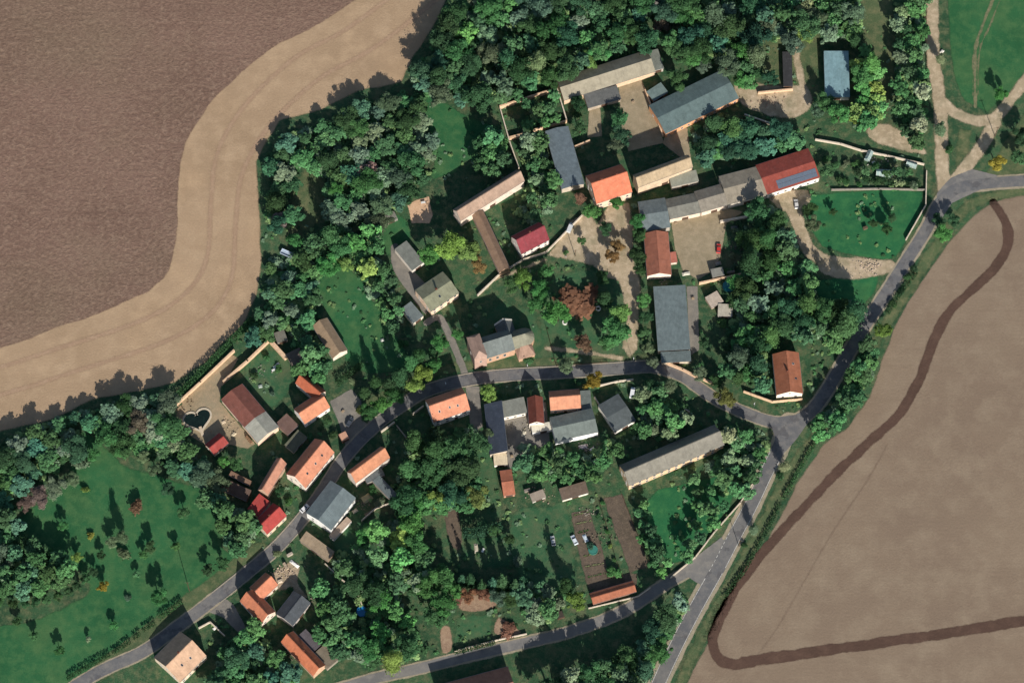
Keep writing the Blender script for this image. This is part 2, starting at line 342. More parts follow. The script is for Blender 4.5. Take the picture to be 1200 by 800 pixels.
sheet('garden_soil',[('poly',[(706,583),(730,578),(762,664),(738,672)],False),('poly',[(668,600),(690,596),(706,640),(716,684),(690,692),(680,660)],False),('poly',[(520,595),(535,590),(542,640),(528,638)],True),
                     ('poly',[(700,676),(748,670),(746,690),(692,702)],False)],.05,M_BED,cell=.5,amp=.5,nscale=3)
sheet('garden_soil',[('poly',[(585,722),(605,735),(610,742),(586,745),(578,738)],True),('poly',[(540,700),(578,696),(580,712),(542,716)],True),('poly',[(516,735),(528,735),(530,760),(518,765)],True)],.05,ground_mat('reddish_soil',[(156,130,106),(138,114,94),(168,144,118)],(.2,.5,2),soft=.7,fine=.2),cell=.5,amp=.5)
sheet('sand_patch',[('poly',[(476,238),(503,230),(508,252),(504,262),(482,262)],False)],.055,ground_mat('sand',[(205,168,134),(190,156,124),(215,180,148)],(.2,.6,2),soft=.5,fine=.1),cell=.4,amp=.4)

sheet('yard',[('poly',[(316,672),(344,654),(352,662),(350,682),(362,700),(350,706),(336,690),(326,692)],False)],.055,ground_mat('dusty_plot',[(168,148,122),(150,134,108),(184,166,140)],(.2,.6,2),soft=1.0,fine=.3),cell=.4,amp=.8,nscale=3)
# roads
M_SHOULDER=ground_mat('road_shoulder_gravel',[(156,144,122),(140,132,110),(168,154,130)],(.1,.5,2.0),soft=.45,fine=.15)
M_ASPH=ground_mat('asphalt',[(112,110,107),(98,98,99),(124,120,114)],(.05,.3,2.5),soft=.25,fine=.16,rough=.85,bumpd=.02,patch=((88,86,86),.16,.55,.6,.7))
M_ASPH2=ground_mat('grey_asphalt',[(122,119,114),(110,108,105),(134,129,121)],(.05,.3,2.5),soft=.3,fine=.12,rough=.85,bumpd=.02)
MAIN=[(20,850),(107,792),(166,764),(208,734),(253,700),(312,652),(340,624),(371,586),(403,537),(437,501),(468,477),(500,458),(547,445),(600,439),(660,436),(720,432),(765,430),(800,441),(830,462),(860,478),(890,490),(912,495),(932,494)]
NORTH=[(932,494),(950,482),(966,462),(985,430),(1008,390),(1034,350),(1062,306),(1086,268),(1100,240),(1120,222),(1150,216),(1200,212),(1400,200)]
SOUTH=[(925,494),(915,520),(897,556),(880,592),(864,622),(840,668),(810,722),(780,782),(755,840)]
LOW=[(300,830),(400,806),(440,794),(490,783),(550,768),(610,754),(670,739),(730,716),(780,684),(819,662),(848,638)]
sheet('road_shoulder',[('line',MAIN,18,True),('line',NORTH,20,True),('line',SOUTH,25,True),('line',LOW,17,True)],.07,M_SHOULDER,cell=.5,amp=.35,nscale=3)
sheet('road',[('line',MAIN,14,True),('line',NORTH,14.5,True),('line',SOUTH,16.5,True),('poly',[(900,490),(945,484),(948,494),(934,514),(920,530),(906,536),(908,512)],False)],.10,M_ASPH,cell=.45,amp=.08)
sheet('road',[('line',LOW,12.5,True),('poly',[(795,668),(846,628),(852,650),(832,690),(815,682)],False)],.09,M_ASPH2,cell=.45,amp=.12)
sheet('road',[('poly',[(1096,250),(1098,226),(1114,208),(1140,198),(1170,206),(1150,222),(1116,238),(1100,262)],False)],.085,M_ASPH2,cell=.45,amp=.2)
M_MARK=ground_mat('road_paint',[(214,210,198),(200,196,184),(222,218,206)],(.3,.8,3),soft=.05,fine=.15,bumpd=.01)
def offset_px(pts,d):
    sm=smooth_px(pts,False,8); w=to_world(sm); out=[]
    for i in range(len(w)):
        a=w[max(0,i-1)]; b=w[min(len(w)-1,i+1)]; t=b-a; t=t/np.linalg.norm(t); out.append(w[i]+np.array([-t[1],t[0]])*d)
    return out
def ribbon(mb,pl,w,z0,z1,i0=0,i1=None,dash=None):
    """low raised strip along a world polyline; dash=(on,off) in metres"""
    pl=pl[i0:i1]; acc=0
    for a,b in zip(pl[:-1],pl[1:]):
        L=np.linalg.norm(b-a)
        if L<.01: continue
        t=(b-a)/L; n=np.array([-t[1],t[0]])*w/2; s=0
        segs=[(0,L)]
        if dash:
            segs=[]; per=dash[0]+dash[1]; q=-(acc%per)
            while q<L:
                s0,s1=max(0,q),min(L,q+dash[0])
                if s1>s0: segs.append((s0,s1))
                q+=per
        acc+=L
        for s0,s1 in segs:
            p=a+t*s0; r=a+t*(s1+(0 if dash else .03))
            if z1 is None: mb.face([(p[0]+n[0],p[1]+n[1],z0),(p[0]-n[0],p[1]-n[1],z0),(r[0]-n[0],r[1]-n[1],z0),(r[0]+n[0],r[1]+n[1],z0)][::-1])
            else:
                mb.poly([(p[0]+n[0],p[1]+n[1]),(p[0]-n[0],p[1]-n[1]),(r[0]-n[0],r[1]-n[1]),(r[0]+n[0],r[1]+n[1])],z0,z1)
mk=MB()
so=smooth_px(SOUTH,False,8); ns=len(so)
ribbon(mk,offset_px(SOUTH,2.6),.22,.115,None,12,40); ribbon(mk,offset_px(SOUTH,-2.6),.22,.115,None,10,33)
ribbon(mk,offset_px(SOUTH,-2.6),.22,.115,None,33,42,dash=(1.2,1.0)); ribbon(mk,offset_px(SOUTH,-2.6),.22,.115,None,42,64); ribbon(mk,offset_px(SOUTH,2.6),.22,.115,None,40,64)
M_MARK2,_nt,_b=newmat('worn_road_paint',.8,.2)
_c=coord(_nt); _nt.links.new(mixc(_nt,noise(_nt,_c,2.5,4,.7,.35,.6),srgb(130,128,122),srgb(222,218,206)),_b.inputs['Base Color'])
tag(mk.build('road_markings',M_MARK2),kind='structure')
KERB=flat_mat('kerb_stone',(158,150,136),.9,.1)
kb=MB()
for d in (2.75,-2.75): ribbon(kb,offset_px(MAIN,d),.28,.02,.22,32,128)
tag(kb.build('kerb',KERB),kind='structure')
# ------------------------------------------------------------------ buildings
BLD=[]      # (name for labels, centre xy, half length, half width, angle) used to keep trees off and to describe where trees stand
_WIN={}
def window_meshes(w,h):
    k=(round(w,2),round(h,2))
    if k not in _WIN:
        f=MB(); t=.09
        f.box(-w/2-t,w/2+t,-.06,.04,h,h+t); f.box(-w/2-t,w/2+t,-.14,.04,-t,0)
        f.box(-w/2-t,-w/2,-.06,.04,0,h); f.box(w/2,w/2+t,-.06,.04,0,h); f.box(-.03,.03,-.05,.035,0,h)
        p=MB(); p.box(-w/2,w/2,-.03,.02,.0,h)
        _WIN[k]=(f.mesh('window',FRAMEW),p.mesh('pane',GLASS))
    return _WIN[k]
def put_window(root,x,y,z,ang,w=1.0,h=1.3):
    f,p=window_meshes(w,h)
    a=link('window',f,root,(x,y,z),ang); link('pane',p,a)
_DOOR={}
def put_door(root,x,y,ang,w=1.1,h=2.1):
    k=(w,h)
    if k not in _DOOR:
        m=MB(); m.box(-w/2,w/2,-.05,.03,0,h)
        t=.1; m.box(-w/2-t,-w/2,-.08,.03,0,h+t); m.box(w/2,w/2+t,-.08,.03,0,h+t); m.box(-w/2,w/2,-.08,.03,h,h+t)
        for i in range(1,4): m.box(-w/2+w*i/4-.01,-w/2+w*i/4+.01,-.065,-.05,.1,h-.1)
        hd=MB(); hd.tube((w*.35,-.06,1.0),(w*.35,-.16,1.0),.03); hd.tube((w*.35,-.15,1.0),(w*.2,-.15,1.0),.02)
        _DOOR[k]=(m.mesh('door',DOORM),hd.mesh('handle',METAL))
    a=link('door',_DOOR[k][0],root,(x,y,.02),ang); link('handle',_DOOR[k][1],a)
def bld(name,label,cat,A,B,w,h,rise=None,kind='gable',roof=('tile',(200,120,90)),wall=(225,205,180),wk='plaster',
        chim=0,win=True,door=True,over=.22,group=None,skyl=0,name_lm=None,roof2=None,frac=.65,left=True,rise_back=False,dorm=0):
    if kind=='gable' and roof[0]=='tile' and rise and rise/(w*S/2)>.7: rise*=1.14; w*=.95
    a=P(*A,h); b=P(*B,h); L=(b-a).length; W=w*S; t=(b-a).normalized(); n=Vector((-t.y,t.x,0))
    c=(a+b)/2+n*W/2; ang=math.atan2(t.y,t.x)
    root=empty(name,(c.x,c.y,0),ang); tag(root,label,cat,group)
    BLD.append((name_lm,(c.x,c.y),L/2,W/2,ang))
    o=over if kind!='flat' else .0
    hw=W/2-o; hl=L/2-o*.8; 
    if rise is None: rise=W/2*math.tan(R(45))
    wm=wall_mat(wall,wk); rm=roof_mat(*roof)
    wb=MB(); rb=MB(); th=.16
    if kind=='gable':
        sl=rise/(W/2); ze=h+sl*o
        wb.prism([(-hw,0),(hw,0),(hw,ze),(0,h+rise-.02),(-hw,ze)],-hl,hl)
        prof=[(-W/2,h),(0,h+rise),(W/2,h),(W/2,h+th),(0,h+rise+th),(-W/2,h+th)]
        zt=lambda y: h+rise*(1-abs(y)/(W/2))+th
    elif kind=='shed':
        lo=lambda y: h+rise*(y+W/2)/W
        wb.prism([(-hw,0),(hw,0),(hw,lo(hw)-.01),(-hw,lo(-hw)-.01)],-hl,hl)
        prof=[(-W/2,h),(W/2,h+rise),(W/2,h+rise+th),(-W/2,h+th)]
        zt=lambda y: lo(y)+th
    elif kind=='flat':
        wb.box(-hl,hl,-hw,hw,0,h); prof=[(-W/2-.1,h),(W/2+.1,h+.12),(W/2+.1,h+.32),(-W/2-.1,h+.2)]
        zt=lambda y: h+.3
    elif kind=='hip':
        wb.box(-hl,hl,-hw,hw,0,h+.1); prof=None
        zt=lambda y: h+rise*(1-abs(y)/(W/2))
    wob=wb.build('wall',wm,root)
    if prof is not None:
        xs=(-L/2,L/2)
        if roof2:
            xm=-L/2+L*frac
            rb.prism(prof,-L/2,xm); rob=rb.build('roof',rm,root)
            r2=MB(); r2.prism(prof,xm+.01,L/2); o2=r2.build('roof',roof_mat(*roof2),root); o2['label']='second stretch of roof in a different colour'
        else:
            rb.prism(prof,*xs); rob=rb.build('roof',rm,root)
    else:
        k=min(L/2-.3,W/2); 
        e=[(-L/2,-W/2,h),(L/2,-W/2,h),(L/2,W/2,h),(-L/2,W/2,h),(-L/2+k,0,h+rise),(L/2-k,0,h+rise)]
        for f in ((0,1,5,4),(1,2,5),(2,3,4,5),(3,0,4)): rb.face([e[i] for i in f])
        rb.face([e[3],e[2],e[1],e[0]]); rob=rb.build('roof',rm,root)
    if kind=='gable' and roof[0]=='tile':
        rc=MB(); 
        q=-L/2
        while q<L/2-.2:
            rc.box(q,min(q+.36,L/2)-.03,-.14,.14,h+rise+th-.06,h+rise+th+.07); q+=.38
        rc.build('ridge_cap',rm,rob)
    if kind in('gable','shed') :
        g=MB(); g.box(-L/2,L/2,-W/2-.12,-W/2-.01,h-.04,h+.08); g.build('gutter',METAL,root)
        if kind=='gable': g=MB(); g.box(-L/2,L/2,W/2+.01,W/2+.12,h-.04,h+.08); g.build('gutter',METAL,root)
        g=MB(); g.box(L/2-.5,L/2-.4,-W/2+o-.12,-W/2+o-.02,0,h-.06); g.build('downpipe',METAL,root)
    for i in range(chim):
        x=-L/2+L*((i+.7)/(chim+.4)) ; y=.35 if kind=='gable' else 0
        cm=MB(); z1=zt(0)+.9
        cm.box(x-.32,x+.32,y-.32,y+.32,h+rise*.5,z1); cm.box(x-.38,x+.38,y-.38,y+.38,z1,z1+.12)
        cc=cm.build('chimney',BRICKC,rob)
        ct=MB(); ct.box(x-.16,x+.16,y-.16,y+.16,z1+.12,z1+.3); ct.build('chimney_pot',BLACK,cc)
    for i in range(skyl):
        x=-L/2+L*(i+1)/(skyl+1)+random.uniform(-.6,.6); y=-W/4+random.uniform(-.3,.3); z=zt(y); sa=math.atan2(rise,W/2)
        M=Matrix.Translation((x,y,z))@Matrix.Rotation(sa,4,'X')
        sk=MB(); sk.box(-.42,.42,-.55,.55,-.03,.07,0,M); s0=sk.build('skylight',FRAMEW if i%2 else METAL,rob)
        sp=MB(); sp.box(-.35,.35,-.48,.48,.07,.085,0,M); sp.build('pane',GLASS,s0)
    if win:
        ww,wh=1.0,1.3
        floors=[1.0] + ([3.6] if h>5.0 else [])
        nwin=max(1,int(2*hl/3.2)); dx=2*hl/nwin
        dpos=nwin//2 if door else -1
        for f in floors:
            if f+wh>h-.1: continue
            for i in range(nwin):
                x=-hl+dx*(i+.5)
                if f<2 and i==dpos: put_door(root,x,-hw,0); 
                else: put_window(root,x,-hw,f,0,ww,wh)
                put_window(root,x,hw,f,math.pi,ww,wh)
            for s_ in (-1,1):
                for y in ((-hw*.5,hw*.5) if hw>2.4 else (0,)): put_window(root,s_*hl,y,f,s_*math.pi/2,ww,wh)
        if kind=='gable' and rise>2.6:
            for s_ in (-1,1): put_window(root,s_*hl,0,h+.35,s_*math.pi/2,.9,1.1)
    elif door:
        put_door(root,0,-hw,0,2.6,min(2.4,h-.3))
    return root
T_OR=('tile',(226,138,102)); T_OR2=('tile',(232,118,82)); T_TAN=('tile',(186,138,110)); T_DULL=('tile',(168,100,78)); T_RED=('tile',(196,62,58)); T_BROWN=('tile',(128,84,72))
GREY=('sheet',(112,122,126)); SLATE=('tile',(74,80,90)); GREEN_G=('felt',(122,126,116)); TAN_S=('sheet',(164,150,134)); CEM=('sheet',(138,132,122))
bld('house','orange tiled house with white south-west gable on the street north of the big grey hall','house',(358,572),(392,530),30,5.6,rise=5.2,roof=T_OR,wall=(235,222,205),skyl=3,chim=1,name_lm='the orange street house north of the grey hall')
bld('barn','narrow barn with faded pink tiles joined to the bright red house','barn',(314,580),(336,543),14,5.4,rise=3.6,roof=('tile',(208,136,112)),wall=(190,160,135),win=False,name_lm='the narrow pink-tiled barn')
bld('house','bright red roofed house at the street edge beside the brown shed','house',(313,626),(336,604),23,4.6,rise=2.9,roof=T_RED,wall=(222,200,170),chim=1,name_lm='the bright red house')
bld('extension','small red roofed wing reaching north from the bright red house','extension',(303,606),(317,588),16,4.4,rise=1.0,kind='shed',roof=T_RED,wall=(230,205,170),win=False,door=False,name_lm=None)
bld('shed','long low shed with dark brown roof west of the bright red house','shed',(258,573),(289,587),13,2.9,rise=1.4,kind='shed',roof=('felt',(100,80,72)),wall=(110,90,76),wk='stone',win=False,name_lm='the dark brown shed')
bld('shed','slim brown roofed lean-to behind the dark brown shed','shed',(268,557),(292,569),6,2.6,rise=.5,kind='shed',roof=('felt',(130,100,86)),wall=(110,90,76),win=False)
bld('hall','large blue grey sheet roofed hall with white walls on the main street','hall',(388,621),(417,583),36,6.6,rise=1.9,roof=('sheet',(112,124,130)),wall=(240,238,230),skyl=0,name_lm='the big grey hall')
bld('terrace_extension','pale flat roofed extension along the south-east wall of the big grey hall','extension',(391,632),(412,610),7,2.8,kind='flat',roof=('felt',(182,160,146)),wall=(236,230,220),win=False,door=False)
bld('barn','long orange tiled barn east of the street, above the green courtyard','barn',(417,566),(457,536),18,6.4,rise=4.6,roof=('tile',(216,134,96)),wall=(225,210,195),win=False,chim=0,name_lm='the long orange barn by the green courtyard')
bld('shed','grey felt roofed shed on the north side of the green courtyard','shed',(430,566),(451,556),9,2.8,kind='flat',roof=('felt',(98,104,108)),wall=(150,140,130),win=False)
bld('shed','long grey felt roofed shed on the east side of the green courtyard','shed',(460,588),(468,581),34,2.8,kind='flat',roof=('felt',(104,114,120)),wall=(150,140,130),win=False,name_lm='the courtyard shed')
bld('house','orange tiled house with white west gable at the street bend, opposite the church','house',(508,495),(551,480),31,6.0,rise=5.4,roof=T_OR,wall=(240,236,226),skyl=3,name_lm='the orange house opposite the church')
bld('house','square house with olive grey low roof and cream walls north-west of the church','house',(505,365),(538,343),33,5.6,rise=1.7,roof=('felt',(138,138,118)),wall=(238,206,176),chim=1,skyl=1,name_lm='the olive grey roofed house')
bld('garage','grey flat roofed garage north-west of the olive grey roofed house','garage',(483,317),(497,307),34,3.4,kind='flat',roof=('felt',(126,128,124)),wall=(225,215,200),win=False,name_lm='the grey garage')
bld('garage','small blue grey flat roofed garage west of the olive grey roofed house','garage',(484,379),(496,370),23,3.0,kind='flat',roof=('felt',(118,126,128)),wall=(240,225,200),win=False,name_lm='the small blue grey garage')
bld('barn','weathered brown roofed barn with white south gable standing alone on the lawn','barn',(366,382),(390,420),20,3.6,rise=2.2,roof=('tile',(158,134,112)),wall=(226,212,192),win=False,name_lm='the lone brown barn')
bld('barn','long narrow farm building with faded pink tiled roof west of the grey valley barn','barn',(540,259),(615,212),18,6.6,rise=4.0,roof=('tile',(162,136,122)),wall=(226,206,186),win=False,name_lm='the long pink-roofed farm building')
bld('barn','long brown tiled wing running south from the pink roofed farm building','barn',(553,252),(585,320),15,4.2,rise=2.0,roof=('tile',(150,122,104)),wall=(170,140,115),wk='stone',win=False,name_lm='the brown tiled wing')
bld('house','small raspberry red roofed house east of the brown tiled wing','house',(611,298),(644,281),27,5.6,rise=5.2,roof=('tile',(152,50,62)),wall=(236,222,206),chim=1,name_lm='the raspberry red house')
bld('barn','very long barn with pale tan south slope and green grey north slope by the wood','barn',(661,118),(768,84),30,4.6,rise=2.3,roof=('sheet',(162,152,136)),wall=(214,184,152),win=False,name_lm='the long tan barn')
bld('extension','grey sheet roofed annex on the east end of the long tan barn','extension',(766,83),(778,80),26,3.6,rise=.4,kind='shed',roof=('sheet',(128,132,126)),wall=(200,190,175),win=False)
bld('shed','slate grey open shed south of the long tan barn','shed',(689,127),(728,116),18,3.4,rise=.6,kind='shed',roof=('sheet',(106,106,106)),wall=(175,160,140),win=False)
bld('barn','long blue grey sheet roofed barn running north to south beside the walled yard','barn',(639,154),(658,222),28,4.4,rise=1.1,roof=('sheet',(108,120,130)),wall=(190,176,156),win=False,name_lm='the blue grey barn by the walled yard')
bld('manor_house','tall house with vivid orange tiled roof at the head of the dirt lane','house',(699,239),(741,225),40,7.2,rise=6.0,roof=T_OR2,wall=(232,200,172),chim=2,dorm=1,name_lm='the vivid orange manor house')
bld('farm_building','tall narrow farm building with tan tiled roof east of the vivid orange manor house','farm building',(748,220),(812,196),18,8.2,rise=3.4,roof=('tile',(168,148,124)),wall=(205,180,150),win=False,name_lm='the tan tiled farm building')
bld('shed','pale grey roofed shed tucked under the tan tiled farm building','shed',(787,219),(819,212),14,4.4,rise=.5,kind='shed',roof=('sheet',(146,146,136)),wall=(170,160,145),win=False)
rb_=bld('barn','brick red sheet roofed barn with solar panels at the east end of the barn row','barn',(899,228),(961,208),40,4.8,rise=1.7,roof=('sheet',(178,74,60)),wall=(244,238,224),win=True,name_lm='the red barn with solar panels')
bld('barn','pale tan sheet roofed barn joined to the west side of the red solar panel barn','barn',(853,240),(899,228),38,4.8,rise=1.6,roof=('sheet',(154,144,130)),wall=(236,222,200),win=False,name_lm='the pale tan barn')
bld('barn','tan grey sheet roofed barn in the middle of the barn row','barn',(822,249),(853,240),28,4.6,rise=1.6,roof=('sheet',(142,134,124)),wall=(228,208,186),win=False,name_lm='the middle row barn')
bld('barn','dull grey roofed barn with pale south wall in the barn row above the gravel yard','barn',(785,257),(822,249),26,4.5,rise=1.4,roof=('sheet',(128,126,120)),wall=(226,205,182),win=False,name_lm='the dull grey row barn')
bld('barn','blue grey sheet roofed barn at the west end of the barn row','barn',(754,271),(786,266),38,4.5,rise=1.5,roof=('sheet',(112,122,126)),wall=(180,170,155),win=False,name_lm='the blue grey row barn')
bld('barn','large teal grey sheet roofed barn with orange brick south wall','barn',(780,157),(866,115),42,4.6,rise=1.6,roof=('sheet',(100,118,120)),wall=(222,160,116),wk='stone',win=True,door=False,name_lm='the teal grey barn')
bld('shed','small teal grey shed at the west corner of the teal grey barn','shed',(766,119),(783,108),15,3.2,rise=.4,kind='shed',roof=('sheet',(112,128,128)),wall=(190,160,130),win=False)
bld('machine_shed','pale blue sheet roofed machine shed standing alone by the dirt track','shed',(967,114),(996,114),60,3.6,rise=.9,kind='shed',roof=('sheet',(128,160,172)),wall=(200,200,190),win=False,name_lm='the pale blue machine shed')
bld('shed','slim black roofed shed west of the pale blue machine shed','shed',(918,101),(929,101),45,2.6,kind='flat',roof=('felt',(58,58,62)),wall=(84,76,70),win=False,name_lm='the black roofed shed')
bld('house','terracotta tiled house at the gravel yard gate with pink east porch','house',(787,322),(783,272),29,4.4,rise=2.6,roof=('tile',(186,106,80)),wall=(240,220,200),win=True,name_lm='the terracotta gate house')
bld('porch','tiny salmon pink roofed porch on the east side of the terracotta gate house','porch',(786,308),(794,307),13,2.8,rise=.3,kind='shed',roof=('tile',(216,116,96)),wall=(230,200,180),win=False,door=False)
bld('barn','huge flat grey sheet roofed barn along the dirt lane','barn',(771,411),(809,409),80,4.2,rise=.7,kind='shed',roof=('sheet',(110,122,126)),wall=(200,185,160),win=False,name_lm='the huge flat grey barn')
bld('extension','low grey roofed extension on the south end of the huge flat grey barn','extension',(775,425),(810,423),13,3.3,rise=.3,kind='shed',roof=('sheet',(104,114,118)),wall=(200,185,160),win=False)
bld('house','brick brown tiled cottage with cream south gable inside the road bend','house',(941,461),(936,413),31,4.6,rise=3.4,roof=('tile',(188,106,72)),wall=(248,240,218),chim=1,skyl=2,name_lm='the cottage in the road bend')
bld('shed','pale pink roofed shed with a crooked outline next to the teal pool','shed',(834,361),(848,353),15,2.5,rise=.5,kind='shed',roof=('felt',(188,172,160)),wall=(170,150,130),win=False,name_lm='the pale pink shed')
bld('shed','square pale grey roofed shed south-east of the pale pink shed','shed',(841,370),(858,371),15,2.5,rise=.4,kind='shed',roof=('felt',(184,176,164)),wall=(160,150,140),win=False)
bld('shed','tiny square grey roofed hut in the corner of the gravel yard','hut',(835,325),(849,322),10,2.4,kind='flat',roof=('felt',(142,140,136)),wall=(150,140,130),win=False)
bld('barn','long dark slate roofed barn on the west side of the concrete farmyard','barn',(595,528),(588,469),21,6.2,rise=-2.6,kind='shed',roof=('tile',(62,70,88)),wall=(200,185,165),win=False,name_lm='the dark slate barn')
bld('extension','grey roofed building between the dark slate barn and the red brown roof','farm building',(590,489),(618,483),19,4.2,rise=.7,kind='shed',roof=('sheet',(128,130,124)),wall=(240,232,216),win=True,door=False)
bld('farm_building','red brown tiled building running back from the main street','farm building',(638,496),(636,465),19,5.0,rise=2.4,roof=('tile',(140,66,52)),wall=(236,224,206),win=True,name_lm='the red brown roof')
bld('extension','bright white walled extension with flat roof south of the red brown roof','extension',(624,507),(650,502),9,3.0,kind='flat',roof=('felt',(222,214,202)),wall=(250,246,238),win=False)
bld('house','low orange tiled house facing the main street east of the red brown roof','house',(645,481),(681,478),25,4.4,rise=3.6,roof=('tile',(222,140,104)),wall=(235,220,200),chim=0,name_lm='the low orange street house')
bld('garage','grey flat roofed garage between the low orange street house and the hedge','garage',(682,481),(694,480),24,3.4,kind='flat',roof=('felt',(110,118,118)),wall=(190,180,165),win=False)
bld('barn','grey sheet roofed barn with brilliant white south wall behind the low orange street house','barn',(651,517),(701,506),30,5.0,rise=1.6,roof=('sheet',(118,126,124)),wall=(252,250,244),over=.08,win=False,door=False,name_lm='the grey barn with brilliant white wall')
bld('barn','dark grey felt roofed barn with white south wall east of the hedge','barn',(721,506),(745,492),38,4.0,rise=.9,roof=('felt',(92,98,102)),wall=(240,232,218),win=False,name_lm='the dark grey felt barn')
bld('outbuilding','small cream roofed outbuilding at the south end of the dark slate barn','outbuilding',(579,545),(595,544),17,3.0,rise=.4,kind='shed',roof=('felt',(222,204,178)),wall=(246,234,214),win=False,name_lm='the cream outbuilding')
bld('outbuilding','small orange tiled outbuilding south of the cream outbuilding','outbuilding',(590,581),(604,579),31,3.0,rise=1.2,roof=('tile',(210,116,84)),wall=(200,150,120),win=False,name_lm='the small orange outbuilding')
bld('shed','brown roofed garden shed with white south wall above the vegetable beds','shed',(659,586),(690,577),14,2.8,rise=.7,kind='shed',roof=('felt',(108,92,82)),wall=(236,226,206),win=False,name_lm='the brown garden shed')
bld('hut','whitish roofed hut west of the brown garden shed','hut',(624,588),(640,582),10,2.3,rise=.3,kind='shed',roof=('felt',(160,146,134)),wall=(215,205,190),win=False)
bld('barn','very long grey tiled barn beside the gardens, south of the main street','barn',(737,569),(849,521),28,6.0,rise=4.2,roof=('tile',(126,122,116)),wall=(222,188,150),win=True,door=False,name_lm='the very long grey barn')
bld('house','small orange tiled wing nearest the street in the southern farm','extension',(307,703),(326,685),22,4.4,rise=3.2,roof=('tile',(224,128,92)),wall=(225,205,185),win=True,name_lm='the small orange wing')
bld('house','orange tiled house end-on to the street west of the dark slate shed','house',(281,704),(306,731),23,4.6,rise=3.6,roof=('tile',(220,122,84)),wall=(225,205,185),chim=1,name_lm='the end-on orange house')
bld('barn','dark slate roofed shed between two orange tiled buildings in the southern farm','barn',(343,733),(364,706),24,4.2,rise=1.8,roof=('tile',(80,84,92)),wall=(190,180,170),win=False,name_lm='the dark slate shed')
bld('barn','long bright orange tiled barn at the bottom of the southern farm','barn',(329,752),(367,792),20,4.2,rise=3.0,roof=('tile',(226,120,78)),wall=(205,170,140),win=False,chim=1,name_lm='the bright orange barn')
bld('shed','tan grey felt roofed shed along the north-east side of the bright orange barn','shed',(367,766),(383,784),17,3.0,rise=.4,kind='shed',roof=('felt',(128,118,104)),wall=(150,140,125),win=False)
bld('shed','purple grey felt roofed shed touching the bright orange barn','shed',(349,745),(367,764),12,3.0,rise=.4,kind='shed',roof=('felt',(96,90,96)),wall=(150,140,125),win=False)
bld('house','house with pale pinkish tan tiled roof close to the south-west end of the main street','house',(211,799),(242,768),42,5.2,rise=5.0,roof=('tile',(200,164,140)),wall=(225,205,180),chim=1,skyl=2,name_lm='the pale tan house')
bld('shed','long brown roofed shed at right angles to the street south of the grey hall','shed',(351,633),(384,657),13,3.4,rise=.9,kind='shed',roof=('felt',(158,138,118)),wall=(150,130,110),win=False,name_lm='the long brown street shed')
bld('barn','barn with brown south-west slope and pale grey end beside the heart shaped pond','barn',(259,468),(302,519),31,4.4,rise=1.8,roof=('sheet',(128,80,70)),roof2=('sheet',(168,166,158)),frac=.64,wall=(236,204,176),win=False,name_lm='the barn by the heart pond')
bld('house','orange tiled wing with its lit slope facing west in the angle of the walled garden','house',(346,449),(371,470),17,4.6,rise=3.4,roof=('tile',(206,98,62)),wall=(225,205,185),win=True,door=False,name_lm='the orange wing')
bld('house','pale orange tiled house with white corner wall east of the walled garden','house',(357,497),(387,477),24,4.6,rise=3.4,roof=('tile',(228,136,98)),wall=(244,236,224),name_lm='the corner orange house')
bld('shed','small brown roofed shed between the barn by the pond and the orange corner house','shed',(337,510),(350,498),20,3.0,rise=.4,kind='shed',roof=('felt',(118,92,86)),wall=(140,120,105),win=False)
bld('shed','mossy green grey roofed shed behind the orange street house','shed',(344,530),(360,512),14,2.8,rise=.4,kind='shed',roof=('felt',(108,108,92)),wall=(190,180,160),win=False)
bld('shed','small scarlet roofed summer house beside the heart shaped pond','summer house',(251,533),(268,519),17,2.9,rise=2.0,roof=('tile',(190,66,62)),wall=(220,190,165),win=True,name_lm='the scarlet summer house')
bld('shed','brown grey felt roofed shed at the east corner of the walled garden','shed',(344,432),(360,424),20,2.8,rise=.4,kind='shed',roof=('felt',(112,102,94)),wall=(150,140,125),win=False)
bld('shed','small grey roofed hut at the north corner of the walled garden','hut',(325,402),(337,398),13,2.5,kind='flat',roof=('felt',(122,118,110)),wall=(150,140,125),win=False)
bld('hut','open hut with a grey felt roof and white rail in the northern wood','hut',(772,12),(785,5),15,2.8,rise=.6,kind='shed',roof=('felt',(136,132,130)),wall=(180,165,150),win=False,name_lm='the hut in the northern wood')
bld('house','house with a broad tiled roof just across the lower road at the frame bottom','house',(523,848),(608,825),46,5.2,rise=4.8,roof=('tile',(190,120,96)),wall=(225,205,185),chim=1,name_lm='the house across the lower road')
bld('shed','low narrow shed with orange tiled roof along the lower road, beside the dug bed','shed',(695,708),(746,693),14,2.2,rise=1.1,roof=('tile',(196,108,76)),wall=(150,120,100),win=False,name_lm='the low orange roadside shed')
bld('bus_shelter','little peach roofed bus shelter where the side road meets the main street','bus shelter',(401,517),(409,513),9,2.5,kind='flat',roof=('felt',(226,160,128)),wall=(190,140,120),win=False,name_lm='the peach bus shelter')
bld('shed','grey green metal roofed garden shed west of the sand patch','shed',(452,262),(466,256),10,2.3,kind='flat',roof=('felt',(130,128,122)),wall=(140,135,125),win=False)
bld('shed','low brown hut at the side of the conifer row','hut',(655,724),(661,722),7,2.2,kind='flat',roof=('felt',(70,62,56)),wall=(225,215,200),win=False)
# solar panels on the red barn (a part of it)
sa=math.atan2(1.7,20*S)
root=rb_; 
for i in range(9):
    for j in range(2):
        M=Matrix.Translation((-5.6+i*1.99,-5.6+j*1.84,4.8+1.7*(20*S-(5.6-j*1.84))/(20*S)+.21))@Matrix.Rotation(sa,4,'X')
        p=MB(); p.box(-.98,.98,-.9,.9,0,.05,0,M); o=p.build('solar_panel',flat_mat('solar_glass',(96,106,118),.25,.6),root)

